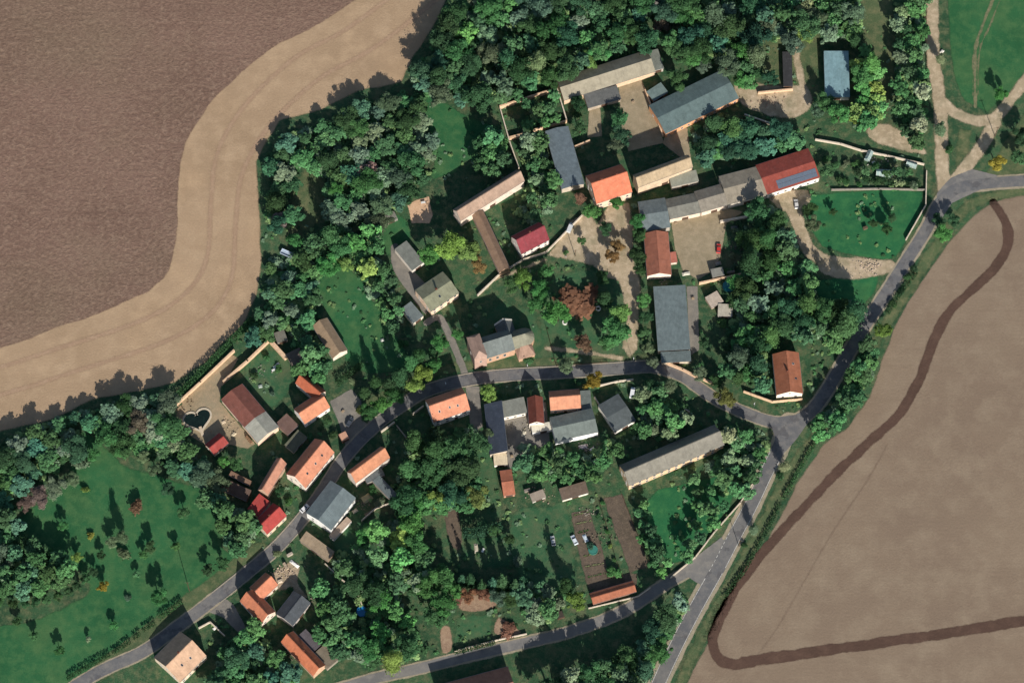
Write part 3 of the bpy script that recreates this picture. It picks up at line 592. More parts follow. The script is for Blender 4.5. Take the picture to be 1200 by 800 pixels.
# church
def church():
    root=empty('church',(*P(598,408,0).to_2d(),0)); c=Vector((root.location.x,root.location.y,0))
    tag(root,'stone village church with grey slate nave, pinkish west tower and round east apse','church')
    a=P(570,421,6); b=P(602,411,6); t=(b-a).normalized(); ang=math.atan2(t.y,t.x); root.rotation_euler=(0,0,ang)
    inv=Matrix.Rotation(-ang,4,'Z')@Matrix.Translation(-c)
    L=lambda x,y,z=6: inv@P(x,y,z)
    st=wall_mat((186,150,122),'stone'); st2=wall_mat((172,142,126),'stone')
    A=L(570,421); B=L(602,411); y0=A.y; W=9.8; x0,x1=A.x,B.x; h=6.6; r=6.2; ym=y0+W/2
    w=MB(); w.prism([(y0+.3,0),(y0+W-.3,0),(y0+W-.3,h+.3),(ym,h+r-.02),(y0+.3,h+.3)],x0,x1+.5); w.build('nave',st,root)
    rf=MB(); rf.prism([(y0,h),(ym,h+r),(y0+W,h),(y0+W,h+.16),(ym,h+r+.16),(y0,h+.16)],x0-.2,x1+.6); rr=rf.build('roof',roof_mat('tile',(104,110,112)),root)
    # choir, a little lower, with a rounded end
    cx0=x1+.5; cx1=x1+6.5; cw=4.1; seg=8; hh=5.0; rz=3.8
    pts=[(cx0,ym-cw),(cx1,ym-cw)]+[(cx1+cw*math.sin(math.pi*i/seg),ym-cw*math.cos(math.pi*i/seg)) for i in range(1,seg)]+[(cx1,ym+cw),(cx0,ym+cw)]
    m=MB(); m.poly([(x,ym+(y-ym)*.93) for x,y in pts],0,hh); m.build('choir',st,root)
    m=MB(); m.face([(cx0,ym-cw,hh),(cx1,ym-cw,hh),(cx1,ym,hh+rz),(cx0,ym,hh+rz)]); m.face([(cx0,ym+cw,hh),(cx0,ym,hh+rz),(cx1,ym,hh+rz),(cx1,ym+cw,hh)])
    rim=[(cx1+cw*math.sin(math.pi*i/seg),ym-cw*math.cos(math.pi*i/seg),hh) for i in range(seg+1)]
    for i in range(seg): m.face([rim[i],rim[i+1],(cx1,ym,hh+rz)])
    m.build('choir_roof',roof_mat('tile',(134,132,118)),root)
    # west tower
    ta=L(556,424,10); tw=5.2; tl=8.4
    tx0=x0-5.4; tx1=x0; ty0=ym-5.6; ty1=ym+4.6; th=12.5
    m=MB(); m.box(tx0,tx1,ty0,ty1,0,th); tow=m.build('tower',st2,root)
    m=MB(); tm=(ty0+ty1)/2; xm=(tx0+tx1)/2
    e=[(tx0-.2,ty0-.2,th),(tx1+.2,ty0-.2,th),(tx1+.2,ty1+.2,th),(tx0-.2,ty1+.2,th)]
    q=[(xm,tm-3.2,th+3.0),(xm,tm+3.2,th+3.0)]
    m.face([e[0],e[1],q[0]]); m.face([e[1],e[2],q[1],q[0]]); m.face([e[2],e[3],q[1]]); m.face([e[3],e[0],q[0],q[1]]); m.face(e[::-1])
    m.build('tower_roof',roof_mat('tile',(164,136,126)),tow)
    # south porch/sacristy with hipped salmon roof, and north aisle with zinc edge
    px0=x1+1.2; px1=x1+8.2; py0=ym-8.2; py1=ym-3.9
    m=MB(); m.box(px0,px1,py0,py1,0,3.4); sx=m.build('sacristy',st,root)
    m=MB(); e=[(px0-.3,py0-.3,3.4),(px1+.3,py0-.3,3.4),(px1+.3,py1,3.4),(px0-.3,py1,3.4),(px0+2,py1,5.2),(px1-1.6,py1,5.2)]
    for f in ((0,1,5,4),(1,2,5),(3,0,4)): m.face([e[i] for i in f])
    m.face([e[3],e[4],e[5],e[2]]); m.face([e[3],e[2],e[1],e[0]])
    m.build('sacristy_roof',roof_mat('tile',(192,146,124)),sx)
    nx0=x1-3.5; nx1=x1+3.5; ny=ym+W/2+4.4
    m=MB(); m.prism([(nx0,0),(nx1,0),(nx1,4.2),((nx0+nx1)/2,7.6),(nx0,4.2)],ym+1,ny,axis='y'); nt_=m.build('transept',st,root)
    m=MB(); m.prism([(nx0-.3,4.0),((nx0+nx1)/2,7.8),(nx1+.3,4.0),(nx1+.3,4.2),((nx0+nx1)/2,8.0),(nx0-.3,4.2)],ym+.6,ny+.3,axis='y'); m.build('transept_roof',roof_mat('tile',(100,106,110)),nt_)
    m=MB(); m.prism([(nx0-.4,4.22),((nx0+nx1)/2,8.02),(nx1+.4,4.22),(nx1+.4,4.5),((nx0+nx1)/2,8.32),(nx0-.4,4.5)],ny-.4,ny+.32,axis='y'); m.build('gable_coping',flat_mat('pale_coping',(216,208,192),.8),nt_)
    for i in range(3):
        put_window(root,x0+1.8+i*3.2,y0+.3,2.2,0,1.0,2.6); put_window(root,x0+1.8+i*2.0,y0+W-.3,2.2,math.pi,1.0,2.6)
    put_window(root,xm,ty0,6.6,0,.8,1.6); put_window(root,tx0,tm,6.6,-math.pi/2,.8,1.6); put_door(root,xm,ty0,0,1.5,2.5)
    wx=(x0+cx1)/2; mid=Matrix.Rotation(ang,4,'Z')@Vector((wx,ym,0))+c
    BLD.append(('the church',(mid.x,mid.y),(cx1+cw-tx0)/2,6.5,ang))
church()

# ------------------------------------------------------------------ walls, fences
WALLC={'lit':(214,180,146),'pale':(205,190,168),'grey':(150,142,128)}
def wall_line(label,pts,h=2.0,t=.4,c='lit',name='garden_wall',wk='stone',cap=True,cat='wall',closed=False):
    w=[P(x,y,h) for x,y in pts]; root=empty(name,(w[0].x,w[0].y,0)); tag(root,label,cat)
    o=Vector((w[0].x,w[0].y,0)); m=MB(); k=MB()
    prs=list(zip(w[:-1],w[1:]))+([(w[-1],w[0])] if closed else [])
    for a,b in prs:
        d=(b-a).normalized(); n=Vector((-d.y,d.x,0))*t/2; a2=a-d*t*.5; b2=b+d*t*.3
        q=[(p.x-o.x,p.y-o.y) for p in (a2-n,b2-n,b2+n,a2+n)]
        m.poly(q,0,h-.1)
        n*=1.25; q=[(p.x-o.x,p.y-o.y) for p in (a2-n,b2-n,b2+n,a2+n)]; k.poly(q,h-.1,h)
    if cat=='fence':
        m=MB()
        for a,b in prs:
            Ln=(b-a).length; npost=max(2,int(Ln/2.4)); d=(b-a)/npost
            for i in range(npost+1):
                p=a+d*i; q=MB(); q.box(p.x-o.x-.06,p.x-o.x+.06,p.y-o.y-.06,p.y-o.y+.06,0,h); 
                if i<100: q.build('post',WOOD,root)
            dn=(b-a).normalized(); n=Vector((-dn.y,dn.x,0))*.03
            for z in (h*.3,h*.6,h*.9):
                a2=a-dn*.0; q=[(s.x-o.x,s.y-o.y) for s in (a2-n,b-n,b+n,a2+n)]; m.poly(q,z,z+.12)
        m.build('rail',WOOD,root)
    else:
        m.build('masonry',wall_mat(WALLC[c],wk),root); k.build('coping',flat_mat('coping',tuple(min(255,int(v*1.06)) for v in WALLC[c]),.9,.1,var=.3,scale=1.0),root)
    return root
wall_line('tall orange brick wall on the north side of the small walled yard',[(586,124),(652,103)],3.2,.5,'lit')
wall_line('pale thin wall on the west side of the small walled yard, running on south',[(586,126),(597,165),(608,196)],2.0,.35,'pale')
wall_line('wall on the east side of the small walled yard',[(653,104),(664,140)],2.2,.4,'pale')
wall_line('wall on the south side of the small walled yard against the blue grey barn',[(625,152),(664,141)],2.6,.4,'lit')
wall_line('short broken orange wall in the south-west corner of the small walled yard',[(598,161),(614,157)],2.0,.9,'lit')
wall_line('short wall between the blue grey barn and the manor shadow',[(674,171),(691,164)],2.4,.4,'lit')
wall_line('brick wall between the tan yard and the teal grey barn',[(756,105),(777,158)],2.2,.4,'lit')
wall_line('long lit boundary wall on the field side of the heart pond yard',[(198,481),(235,447),(274,410)],2.4,.6,'lit')
wall_line('short lit wall at the west corner of the heart pond yard',[(198,483),(199,496),(214,512)],1.8,.5,'lit')
wall_line('wide lit wall top on the north-west side of the walled garden',[(262,446),(290,422),(315,398)],2.6,.7,'lit')
wall_line('wide lit wall on the north-east side of the walled garden',[(316,398),(334,418)],2.8,1.3,'lit')
wall_line('long lit wall along the main street east of the huge flat grey barn',[(775,422),(800,432),(815,440),(843,451)],2.2,.55,'lit')
wall_line('lit roadside wall from the trees to the cottage in the road bend',[(872,458),(905,470),(940,467)],1.8,.4,'lit')
wall_line('orange wall along the south side of the gravel yard by the teal pool',[(820,331),(880,318)],2.2,.5,'lit')
wall_line('short pale wall across the gravel yard below the barn row',[(845,259),(877,253)],1.8,.7,'pale')
wall_line('low pale wall around the dirt lane from the raspberry red house',[(584,322),(612,304),(640,295),(682,252)],1.6,.4,'pale')
wall_line('low pale wall north of the church corner',[(560,345),(584,322)],1.8,.4,'pale')
wall_line('low pale wall on the north side of the vegetable strip east of the red barn',[(956,163),(985,168),(1010,176),(1040,182),(1083,192)],1.6,.4,'pale')
wall_line('low concrete wall along the meadow north edge',[(975,222),(1030,221),(1084,222)],1.0,.5,'grey')
wall_line('roadside wall beside the meadow corner',[(1086,200),(1085,240),(1062,280)],1.6,.35,'pale')
wall_line('short lit wall beside the dirt yard south of the black roofed shed',[(889,108),(929,104)],1.9,.5,'lit')
wall_line('weathered wall between the teal grey barn and the trees of the dirt yard',[(873,134),(902,144)],2.0,.5,'pale')
wall_line('pale roadside wall by the junction on the southern lawn edge',[(786,676),(815,652),(838,622),(868,588),(886,560)],1.2,.35,'pale')
wall_line('low pale wall along the lower road by the orchard plots',[(533,762),(584,749),(617,742)],1.2,.35,'pale')
wall_line('pale roadside wall south of the low orange roadside shed',[(690,712),(748,698),(762,688)],1.0,.3,'pale')
wall_line('pale garden wall from the long brown street shed down into the gardens',[(381,660),(400,678),(418,692),(424,708)],1.5,.3,'pale')
wall_line('thin pale wall west of the dark grey felt barn',[(697,465),(710,486),(720,506)],1.6,.35,'pale')
wall_line('pale wall along the street north of the dark grey felt barn',[(703,451),(725,446),(742,444)],1.8,.35,'pale')
wall_line('thin pale wall among the trees east of the dark grey felt barn',[(762,445),(773,456),(790,472),(808,482)],1.5,.3,'pale')
wall_line('white walled green enclosure beside the pale tan house, north part',[(233,735),(246,728),(263,744)],1.6,.35,'pale')
wall_line('pale wall from the green courtyard down to the gardens',[(424,609),(441,594),(462,588)],1.8,.35,'pale')
wall_line('white gable wall stub on the west end of the orange house opposite the church',[(484,484),(496,475)],2.2,.3,'pale')
wall_line('thin pale wall in the shade of the trees beside the street bend',[(465,498),(476,512)],1.4,.3,'grey')
wall_line('low pale wall at the street edge above the long orange barn',[(447,505),(462,494)],1.6,.4,'pale')
wall_line('thin fence line between the dug bed and the southern lawn',[(728,577),(745,620),(764,664)],1.2,.2,'pale',name='garden_fence',cat='fence')
wall_line('thin fence between the two vegetable plots',[(702,586),(712,620),(722,655),(730,675)],1.1,.2,'pale',name='garden_fence',cat='fence')
wall_line('wooden fence along the west side of the north-eastern dirt track',[(1086,8),(1086,60),(1088,120)],1.2,.2,'pale',name='field_fence',cat='fence')
wall_line('fence around the church green beside the street',[(640,382),(652,428),(712,424)],1.1,.2,'pale',name='churchyard_fence',cat='fence')
# ------------------------------------------------------------------ vegetation
def leaf_material(name):
    m,nt,b=newmat(name,.85,.15)
    oi=nt.nodes.new('ShaderNodeObjectInfo'); ge=nt.nodes.new('ShaderNodeNewGeometry')
    co=coord(nt)
    at=nt.nodes.new('ShaderNodeAttribute'); at.attribute_name='leaf_tone'
    g=N(nt,'ShaderNodeMapRange'); g.inputs[3].default_value=.45; g.inputs[4].default_value=1.7; nt.links.new(at.outputs['Fac'],g.inputs[0])
    cm=N(nt,'ShaderNodeVectorMath',operation='SCALE'); nt.links.new(oi.outputs['Color'],cm.inputs[0]); nt.links.new(g.outputs[0],cm.inputs['Scale'])
    nt.links.new(cm.outputs[0],b.inputs['Base Color'])
    tr=nt.nodes.new('ShaderNodeBsdfTranslucent'); nt.links.new(cm.outputs[0],tr.inputs[0]); mx=nt.nodes.new('ShaderNodeMixShader'); mx.inputs[0].default_value=.45
    nt.links.new(b.outputs[0],mx.inputs[1]); nt.links.new(tr.outputs[0],mx.inputs[2]); nt.links.new(mx.outputs[0],nt.nodes['Material Output'].inputs[0]); return m
M_LEAF=leaf_material('foliage')
def crown_arrays(kind, seed, n=2200, leaf=.15):
    """unit crown, radius 1 in plan, z from about -0.85 to 0.95, made of leaf-sized faces gathered in boughs"""
    r=np.random.default_rng(seed)
    if kind=='broad':
        nl=int(r.integers(16,26)); lc=[]; lr=[]
        el=r.uniform(.75,1.15)
        for i in range(nl):
            a=r.uniform(0,2*np.pi); q=np.sqrt(r.uniform(0,1))*.82; z=r.uniform(-.5,.6)*(1-q*.5)
            lc.append((q*np.cos(a)*el,q*np.sin(a)/el,z)); lr.append(r.uniform(.12,.32))
        lc.append((0,0,.2)); lr.append(.42)
    elif kind=='tall':
        nl=12; lc=[]; lr=[]
        for i in range(nl):
            a=r.uniform(0,2*np.pi); z=-.9+1.9*i/(nl-1); q=r.uniform(.1,.5)*(1-abs(z)*.5)
            lc.append((q*np.cos(a),q*np.sin(a),z)); lr.append(r.uniform(.3,.5)*(1.05-max(0,z)*.6))
    elif kind=='conifer':
        lc=[];lr=[]
        for i in range(16):
            z=-1.0+2.6*i/15; lr.append(max(.10,.62*(1-(z+1)/2.75))); lc.append((r.normal()*.03,r.normal()*.03,z))
    else: # shrub
        nl=7; lc=[]; lr=[]
        for i in range(nl):
            a=r.uniform(0,2*np.pi); q=np.sqrt(r.uniform(0,1))*.6
            lc.append((q*np.cos(a),q*np.sin(a),r.uniform(-.2,.25))); lr.append(r.uniform(.28,.45))
    lc=np.array(lc); lr=np.array(lr); pr=lr**2/np.sum(lr**2)
    k=r.choice(len(lr),n,p=pr); d=r.normal(size=(n,3)); d/=np.linalg.norm(d,axis=1)[:,None]
    rad=lr[k]*np.clip(1-np.abs(r.normal(size=n))*.25,.2,1.0)*(1+ (r.random(n)<.25)*r.uniform(0,.7,n))
    if kind=='conifer':
        d[:,2]*=.35; rad=lr[k]*r.uniform(.3,1.0,n)*(1+.18*np.sin(np.arctan2(d[:,1],d[:,0])*7+k))
    if kind!='conifer': d[:,2]=np.where(r.random(n)<.35,np.abs(d[:,2]),d[:,2])
    c=lc[k]+d*rad[:,None]
    nrm=d*.7+r.normal(size=(n,3))*.38+np.array([0,-.15,.75]); nrm/=np.linalg.norm(nrm,axis=1)[:,None]
    u=np.cross(nrm,r.normal(size=(n,3))); u/=np.linalg.norm(u,axis=1)[:,None]; v=np.cross(nrm,u)
    s=leaf*r.uniform(.55,1.25,n)[:,None]*.5; s2=s*r.uniform(.6,1.1,n)[:,None]
    V=np.stack([c-u*s-v*s2*.6,c+u*s*.7-v*s2,c+u*s+v*s2*.7,c-u*s*.6+v*s2],1).reshape(-1,3)
    lobe=r.random(len(lr)); tone=np.clip(.5+.22*(lobe[k]-.5)*2+r.normal(size=n)*.14,0,1)
    return V.astype(np.float32), np.repeat(tone,4).astype(np.float32)
def crown_mesh(kind,seed,n,leaf):
    V,T=crown_arrays(kind,seed,n,leaf); F=np.arange(len(V),dtype=np.int32).reshape(-1,4)
    me=quads('crown',V,F); at=me.attributes.new('leaf_tone','FLOAT','POINT'); at.data.foreach_set('value',T); me.materials.append(M_LEAF); return me
def trunk_mesh(kind,seed):
    r=random.Random(seed); m=MB()
    if kind=='shrub':
        for i in range(4):
            a=r.uniform(0,6.28); m.tube((0,0,-1.0),(.35*math.cos(a),.35*math.sin(a),.1),.05,.02,6)
    else:
        top=.9 if kind=='conifer' else .35
        m.tube((0,0,-2.2),(r.uniform(-.05,.05),r.uniform(-.05,.05),-.9),.10,.075,8); m.tube((0,0,-.92),(0,0,top),.075,.02,8)
        if kind!='conifer':
            for i in range(6):
                a=i*1.05+r.uniform(-.3,.3); z=r.uniform(-.8,-.1); m.tube((0,0,z),(.6*math.cos(a),.6*math.sin(a),z+r.uniform(.35,.6)),.04,.012,6)
    return m.mesh('trunk',BARK)
PROTO={}
for kind,num,n,leaf in (('broad',12,5200,.098),('tall',6,3800,.098),('conifer',4,2200,.16),('shrub',5,900,.22)):
    PROTO[kind]=[(crown_mesh(kind,100+i*7+len(kind),n,leaf),trunk_mesh(kind,i)) for i in range(num)]
TINT={'dark green':(50,76,48),'mid green':(60,93,57),'bright green':(72,118,66),'yellow green':(104,130,68),'grey green':(80,98,76),
      'teal green':(54,86,64),'golden':(150,140,64),'rust brown':(120,92,74),'russet':(126,94,76),'olive':(84,92,52),'bare greyish':(112,98,88),'pale sage':(100,114,84),'orange brown':(132,112,70)}
SIZES=((2.0,'small'),(3.4,'medium sized'),(9,'large'))
def inside_bld(x,y,mg=0.0):
    for (nm,(cx,cy),hl,hw,an) in BLD:
        dx,dy=x-cx,y-cy; c,s=math.cos(an),math.sin(an)
        if abs(dx*c+dy*s)<hl+mg and abs(-dx*s+dy*c)<hw+mg: return True
    return False
ROADW=[(to_world(smooth_px(p,False,4)),w*S/2) for p,w in ((MAIN,15),(NORTH,16),(SOUTH,18),(LOW,13))]
def on_road(x,y,mg=0.0):
    q=np.array([[x]]),np.array([[y]])
    return any(sdist(q[0],q[1],w,False)[0,0]<hw+mg if False else abs(sdist(q[0],q[1],w,False)[0,0])<hw+mg for w,hw in ROADW)
DIRS=['east','north-east','north','north-west','west','south-west','south','south-east']
TREES=[]   # dicts, built at the end
def tree(px,py,r,tint,kind='broad',hf=None,region='gardens',label=None,name=None,group=None):
    R_=r*S; hf={'broad':1.0,'tall':1.35,'conifer':1.5,'shrub':.85}[kind] if hf is None else hf
    zs=R_*hf                                  # vertical scale of the unit crown
    zc={'broad':zs*1.75,'tall':zs*1.8,'conifer':zs*1.25,'shrub':zs*.75}[kind]
    if kind in('broad','tall'): zc=min(zc,zs*.9+4.5)
    p=P(px,py,zc)
    TREES.append(dict(x=p.x,y=p.y,z=zc,R=R_,zs=zs,tint=tint,kind=kind,region=region,label=label,name=name,group=group))
    return TREES[-1]
def in_poly(x,y,pl):
    c=False; k=len(pl)
    for i in range(k):
        x1,y1=pl[i]; x2,y2=pl[(i+1)%k]
        if (y1>y)!=(y2>y) and x<(x2-x1)*(y-y1)/(y2-y1)+x1: c=not c
    return c
def shades(x,y,H):
    dx,dy=-math.sin(SUN_AZ),-math.cos(SUN_AZ)
    for s in (1.5,3,4.5,6,7.5,9,11,13):
        if H-s*math.tan(SUN_EL)>4.2 and inside_bld(x+dx*s,y+dy*s,.3): return True
    return False
CLEAR=[(424,723,17),(336,304,17),(651,558,13),(690,532,15),(614,516,16),(636,506,13),(854,342,12),(490,252,20),(842,300,14),(748,566,10),(673,640,12)]
UNDER=[]
def wood(region,pl,sp,rr,tints,kinds=(('broad',.75),('tall',.25)),hole=(),hf=None,under=True,road=0.5,bmg=-.3):
    xs=[p[0] for p in pl]; ys=[p[1] for p in pl]; got=[]; A=(max(xs)-min(xs))*(max(ys)-min(ys))
    rd=random.Random(len(region)*31+int(xs[0]))
    for _ in range(int(A/(sp*sp)*14)):
        x=rd.uniform(min(xs),max(xs)); y=rd.uniform(min(ys),max(ys))
        if not in_poly(x,y,pl) or any(in_poly(x,y,h) for h in hole): continue
        if any((x-a)**2+(y-b)**2<(sp*rd.uniform(.85,1.15))**2 for a,b in got): continue
        g=P(x,y,3)
        if inside_bld(g.x,g.y,bmg+1.2) or on_road(g.x,g.y,road): continue
        if shades(g.x,g.y,10.5) and rd.random()<.96: continue
        if any((x-a)**2+(y-b)**2<q*q for a,b,q in CLEAR): continue
        got.append((x,y)); t=rd.choices([t[0] for t in tints],[t[1] for t in tints])[0]
        k=rd.choices([q[0] for q in kinds],[q[1] for q in kinds])[0]
        tree(x,y,rd.uniform(*rr)*rd.choice((1.05,1.2,1.35)),t,k,hf=hf,region=region)
    if under:
        s2=7.5
        for _ in range(int(A/(s2*s2)*1.4)):
            x=rd.uniform(min(xs),max(xs)); y=rd.uniform(min(ys),max(ys))
            if not in_poly(x,y,pl) or any(in_poly(x,y,h) for h in hole): continue
            g=P(x,y,0)
            if inside_bld(g.x,g.y,.8) or on_road(g.x,g.y,1.2): continue
            UNDER.append((g.x,g.y,rd.uniform(1.3,3.0),rd.random()))
D,Mg,B_,Y,Gg,T,BR,SG='dark green','mid green','bright green','yellow green','grey green','teal green','bare greyish','pale sage'
mixN=((D,4),(Mg,4),(Gg,3),(T,3),(B_,.6),(SG,.6))
lawnhole=[(500,114),(520,118),(548,135),(582,150),(575,180),(545,188),(530,200),(505,206),(512,170),(496,145)]
wood('in the northern wood',[(528,0),(560,-15),(660,-15),(760,-15),(860,-15),(905,-10),(900,40),(892,60),(880,100),(866,92),(850,72),(800,62),(776,52),(754,46),(700,66),(650,84),(646,98),(612,108),(586,116),(560,122),(530,116),(500,110),(484,100),(486,84),(512,50)],17,(8,13.5),mixN,hole=[[(742,20),(792,14),(800,40),(760,44)]])
wood('in the north-western wood',[(318,205),(316,178),(332,160),(372,150),(420,124),(470,112),(496,112),(500,140),(510,168),(502,205),(480,228),(462,245),(446,258),(440,262),(410,262),(386,262),(384,235),(386,215),(374,196),(350,204),(340,232),(345,262),(330,270),(314,262)],15.5,(7,12),((D,4),(Mg,4),(Gg,4),(T,3),(BR,.8)),hf=.72)
wood('on the slope between the wood and the lone barn',[(385,268),(440,266),(450,290),(430,300),(432,330),(404,300),(384,312),(362,300),(366,282)],15,(7,11),((D,3),(Mg,4),(B_,2),(Y,1.2)))
wood('in the strip between the pale field and the lone barn',[(316,300),(360,302),(372,320),(372,350),(366,375),(355,395),(345,412),(336,392),(318,390),(300,398),(288,402),(298,380),(312,345)],15,(6.5,10),((D,3),(Mg,3),(Gg,2),(T,2)),hf=.72)
wood('in the orchard above the lone barn',[(422,305),(446,300),(458,320),(470,345),(470,372),(458,388),(448,372),(438,352),(424,332)],13,(5.5,8),((D,3),(Mg,4),(B_,1)))
wood('in the western wood below the pale field',[(-12,520),(40,506),(80,490),(110,482),(150,470),(194,462),(200,486),(210,508),(226,528),(246,545),(256,566),(228,560),(200,548),(168,534),(140,522),(112,500),(96,506),(90,530),(70,548),(40,566),(16,580),(-12,590)],15.5,(7,12),((D,4),(Mg,4),(Gg,3),(T,3),(BR,.7)),hf=.72)
wood('in the tree mass west of the big meadow',[(-12,600),(14,592),(22,630),(44,640),(64,650),(80,668),(70,682),(40,692),(-12,696)],14.5,(7,11),((D,3),(Mg,3),(T,4),(Gg,2)))
wood('between the big meadow and the brown sheds',[(232,572),(256,590),(290,596),(300,620),(296,640),(272,650),(262,625),(250,600)],14.5,(7,10.5),((D,3),(Mg,3),(T,3)))
wood('in the garden grove south of the big grey hall',[(430,628),(452,616),(474,596),(492,604),(498,640),(500,668),(486,690),(478,720),(500,760),(480,772),(440,782),(415,770),(400,745),(430,725),(418,690),(395,668),(392,650),(410,648)],22,(8,13),((D,3),(Mg,3),(B_,3),(Y,.8),(Gg,1.5)))
wood('in the garden grove below the orange house opposite the church',[(476,512),(505,504),(530,506),(556,500),(562,520),(556,545),(560,560),(570,590),(540,598),(505,598),(470,592),(464,570),(470,540)],20,(9,14),((D,4),(Mg,4),(B_,2),(T,1)))
wood('in the eastern grove',[(830,262),(878,246),(900,240),(914,252),(926,278),(938,300),(950,318),(954,340),(960,360),(1000,355),(1012,366),(1000,392),(982,412),(960,400),(940,398),(915,396),(900,400),(894,430),(892,452),(868,448),(850,436),(852,412),(868,398),(852,390),(866,370),(866,330),(850,322)],16,(7.5,12.5),((D,4),(Mg,5),(T,3),(Gg,1.5),(B_,.6)),hole=[[(820,246),(876,246),(876,326),(820,326)]])
wood('in the hedge belt along the eastern road',[(1016,402),(1024,414),(1018,440),(1008,466),(990,482),(976,504),(960,514),(958,496),(974,484),(990,462),(1002,438)],11,(5,8.5),((D,3),(Mg,4),(B_,1.5),(T,1)),road=-.8)
wood('in the south-eastern wood beside the lower road',[(800,690),(806,712),(794,738),(784,760),(774,785),(770,812),(620,812),(640,804),(680,790),(716,772),(752,750),(786,722)],16,(8,13),((D,5),(Mg,3),(T,3),(Gg,2)))
wood('around the road junction gardens',[(850,500),(876,510),(900,524),(898,544),(884,562),(866,588),(848,580),(842,556),(828,548),(852,524)],14,(6,9.5),((D,3),(Mg,4),(B_,1),(SG,1)))
wood('between the teal grey barn and the barn row',[(802,152),(835,142),(872,142),(902,148),(935,155),(944,168),(930,172),(890,176),(860,186),(830,188),(812,180)],14.5,(8,12),((D,3),(Mg,4),(T,2)),hf=.72)
wood('on the north-eastern strip beside the dirt track',[(1048,5),(1080,0),(1084,40),(1084,100),(1084,150),(1078,172),(1062,160),(1052,120),(1052,60)],14,(6,10),((D,3),(Mg,3),(Gg,3),(SG,2)))
wood('in the grove west of the pale blue machine shed',[(905,-5),(1006,-10),(1008,30),(990,45),(950,40),(930,52),(905,48)],15.5,(7.5,12),((D,2),(Mg,3),(Gg,3),(SG,1.5)))
wood('in the bright clump east of the pale blue machine shed',[(1000,62),(1022,58),(1034,80),(1034,110),(1030,140),(1012,148),(1002,130),(1004,100)],12,(7,10),((B_,3),(Y,3)),under=False)
wood('in the gardens by the very long grey barn',[(612,520),(650,526),(690,536),(715,516),(722,530),(700,560),(655,560),(612,556)],16,(5.5,9),((D,4),(Mg,4),(T,2)))
wood('along the southern lawn edge',[(744,590),(756,580),(764,620),(776,655),(788,662),(782,672),(768,668),(752,634)],10,(4,7),((D,3),(Mg,4),(B_,.6)),under=False)
wood('on the southern lawn by the road',[(800,560),(845,552),(866,570),(850,600),(838,620),(824,640),(800,655),(796,640),(815,610),(806,585)],15,(5,8.5),((D,4),(Mg,4)),under=False)
wood('in the gardens west of the conifer row',[(610,690),(632,684),(655,696),(664,716),(650,726),(616,724)],14,(6,9.5),((D,4),(Gg,3),(T,1)))
wood('in the yard corner between street and pale tan house',[(292,728),(300,738),(304,742),(328,770),(350,800),(330,812),(240,812),(250,785),(262,766),(272,752),(288,746)],15,(6.5,11),((D,4),(Mg,4),(T,1)),hf=.9)
wood('in the gardens around the southern farm',[(366,690),(384,684),(404,700),(412,730),(400,760),(396,780),(386,770),(372,745),(378,715)],14,(6,9),((D,4),(Mg,4),(B_,1)))
wood('on the slope east of the dark grey felt barn',[(750,462),(776,456),(800,476),(812,492),(780,512),(745,520),(738,508),(752,488)],13.5,(6,9.5),((Gg,3),(Mg,3),(SG,2),('olive',1)))
wood('in the vegetable garden strip by the red barn',[(970,182),(1000,186),(1040,196),(1075,205),(1078,218),(1040,214),(1008,216),(975,214),(966,200)],11,(3,5.5),((D,2),(Mg,3),(SG,1)),kinds=(('shrub',.7),('broad',.3)),under=False)
wood('in the small walled yard',[(618,118),(650,110),(658,136),(632,146),(618,150)],12,(5.5,8),((D,3),(Mg,3)))
wood('between the pink roofed farm building and the blue grey barn',[(612,160),(634,158),(646,190),(652,222),(640,252),(622,262),(606,250),(618,225),(620,200),(604,180)],12.5,(5.5,8.5),((D,3),(Mg,4),(Gg,2)))
wood('along the pale field south of the north-western wood',[(560,160),(588,158),(600,190),(580,200),(556,196)],13,(7,10),((D,3),(Mg,3)))
wood('behind the corner orange house and lone barn',[(345,402),(366,390),(384,418),(380,440),(372,458),(352,440)],13,(6,9),((D,3),(Mg,5)))
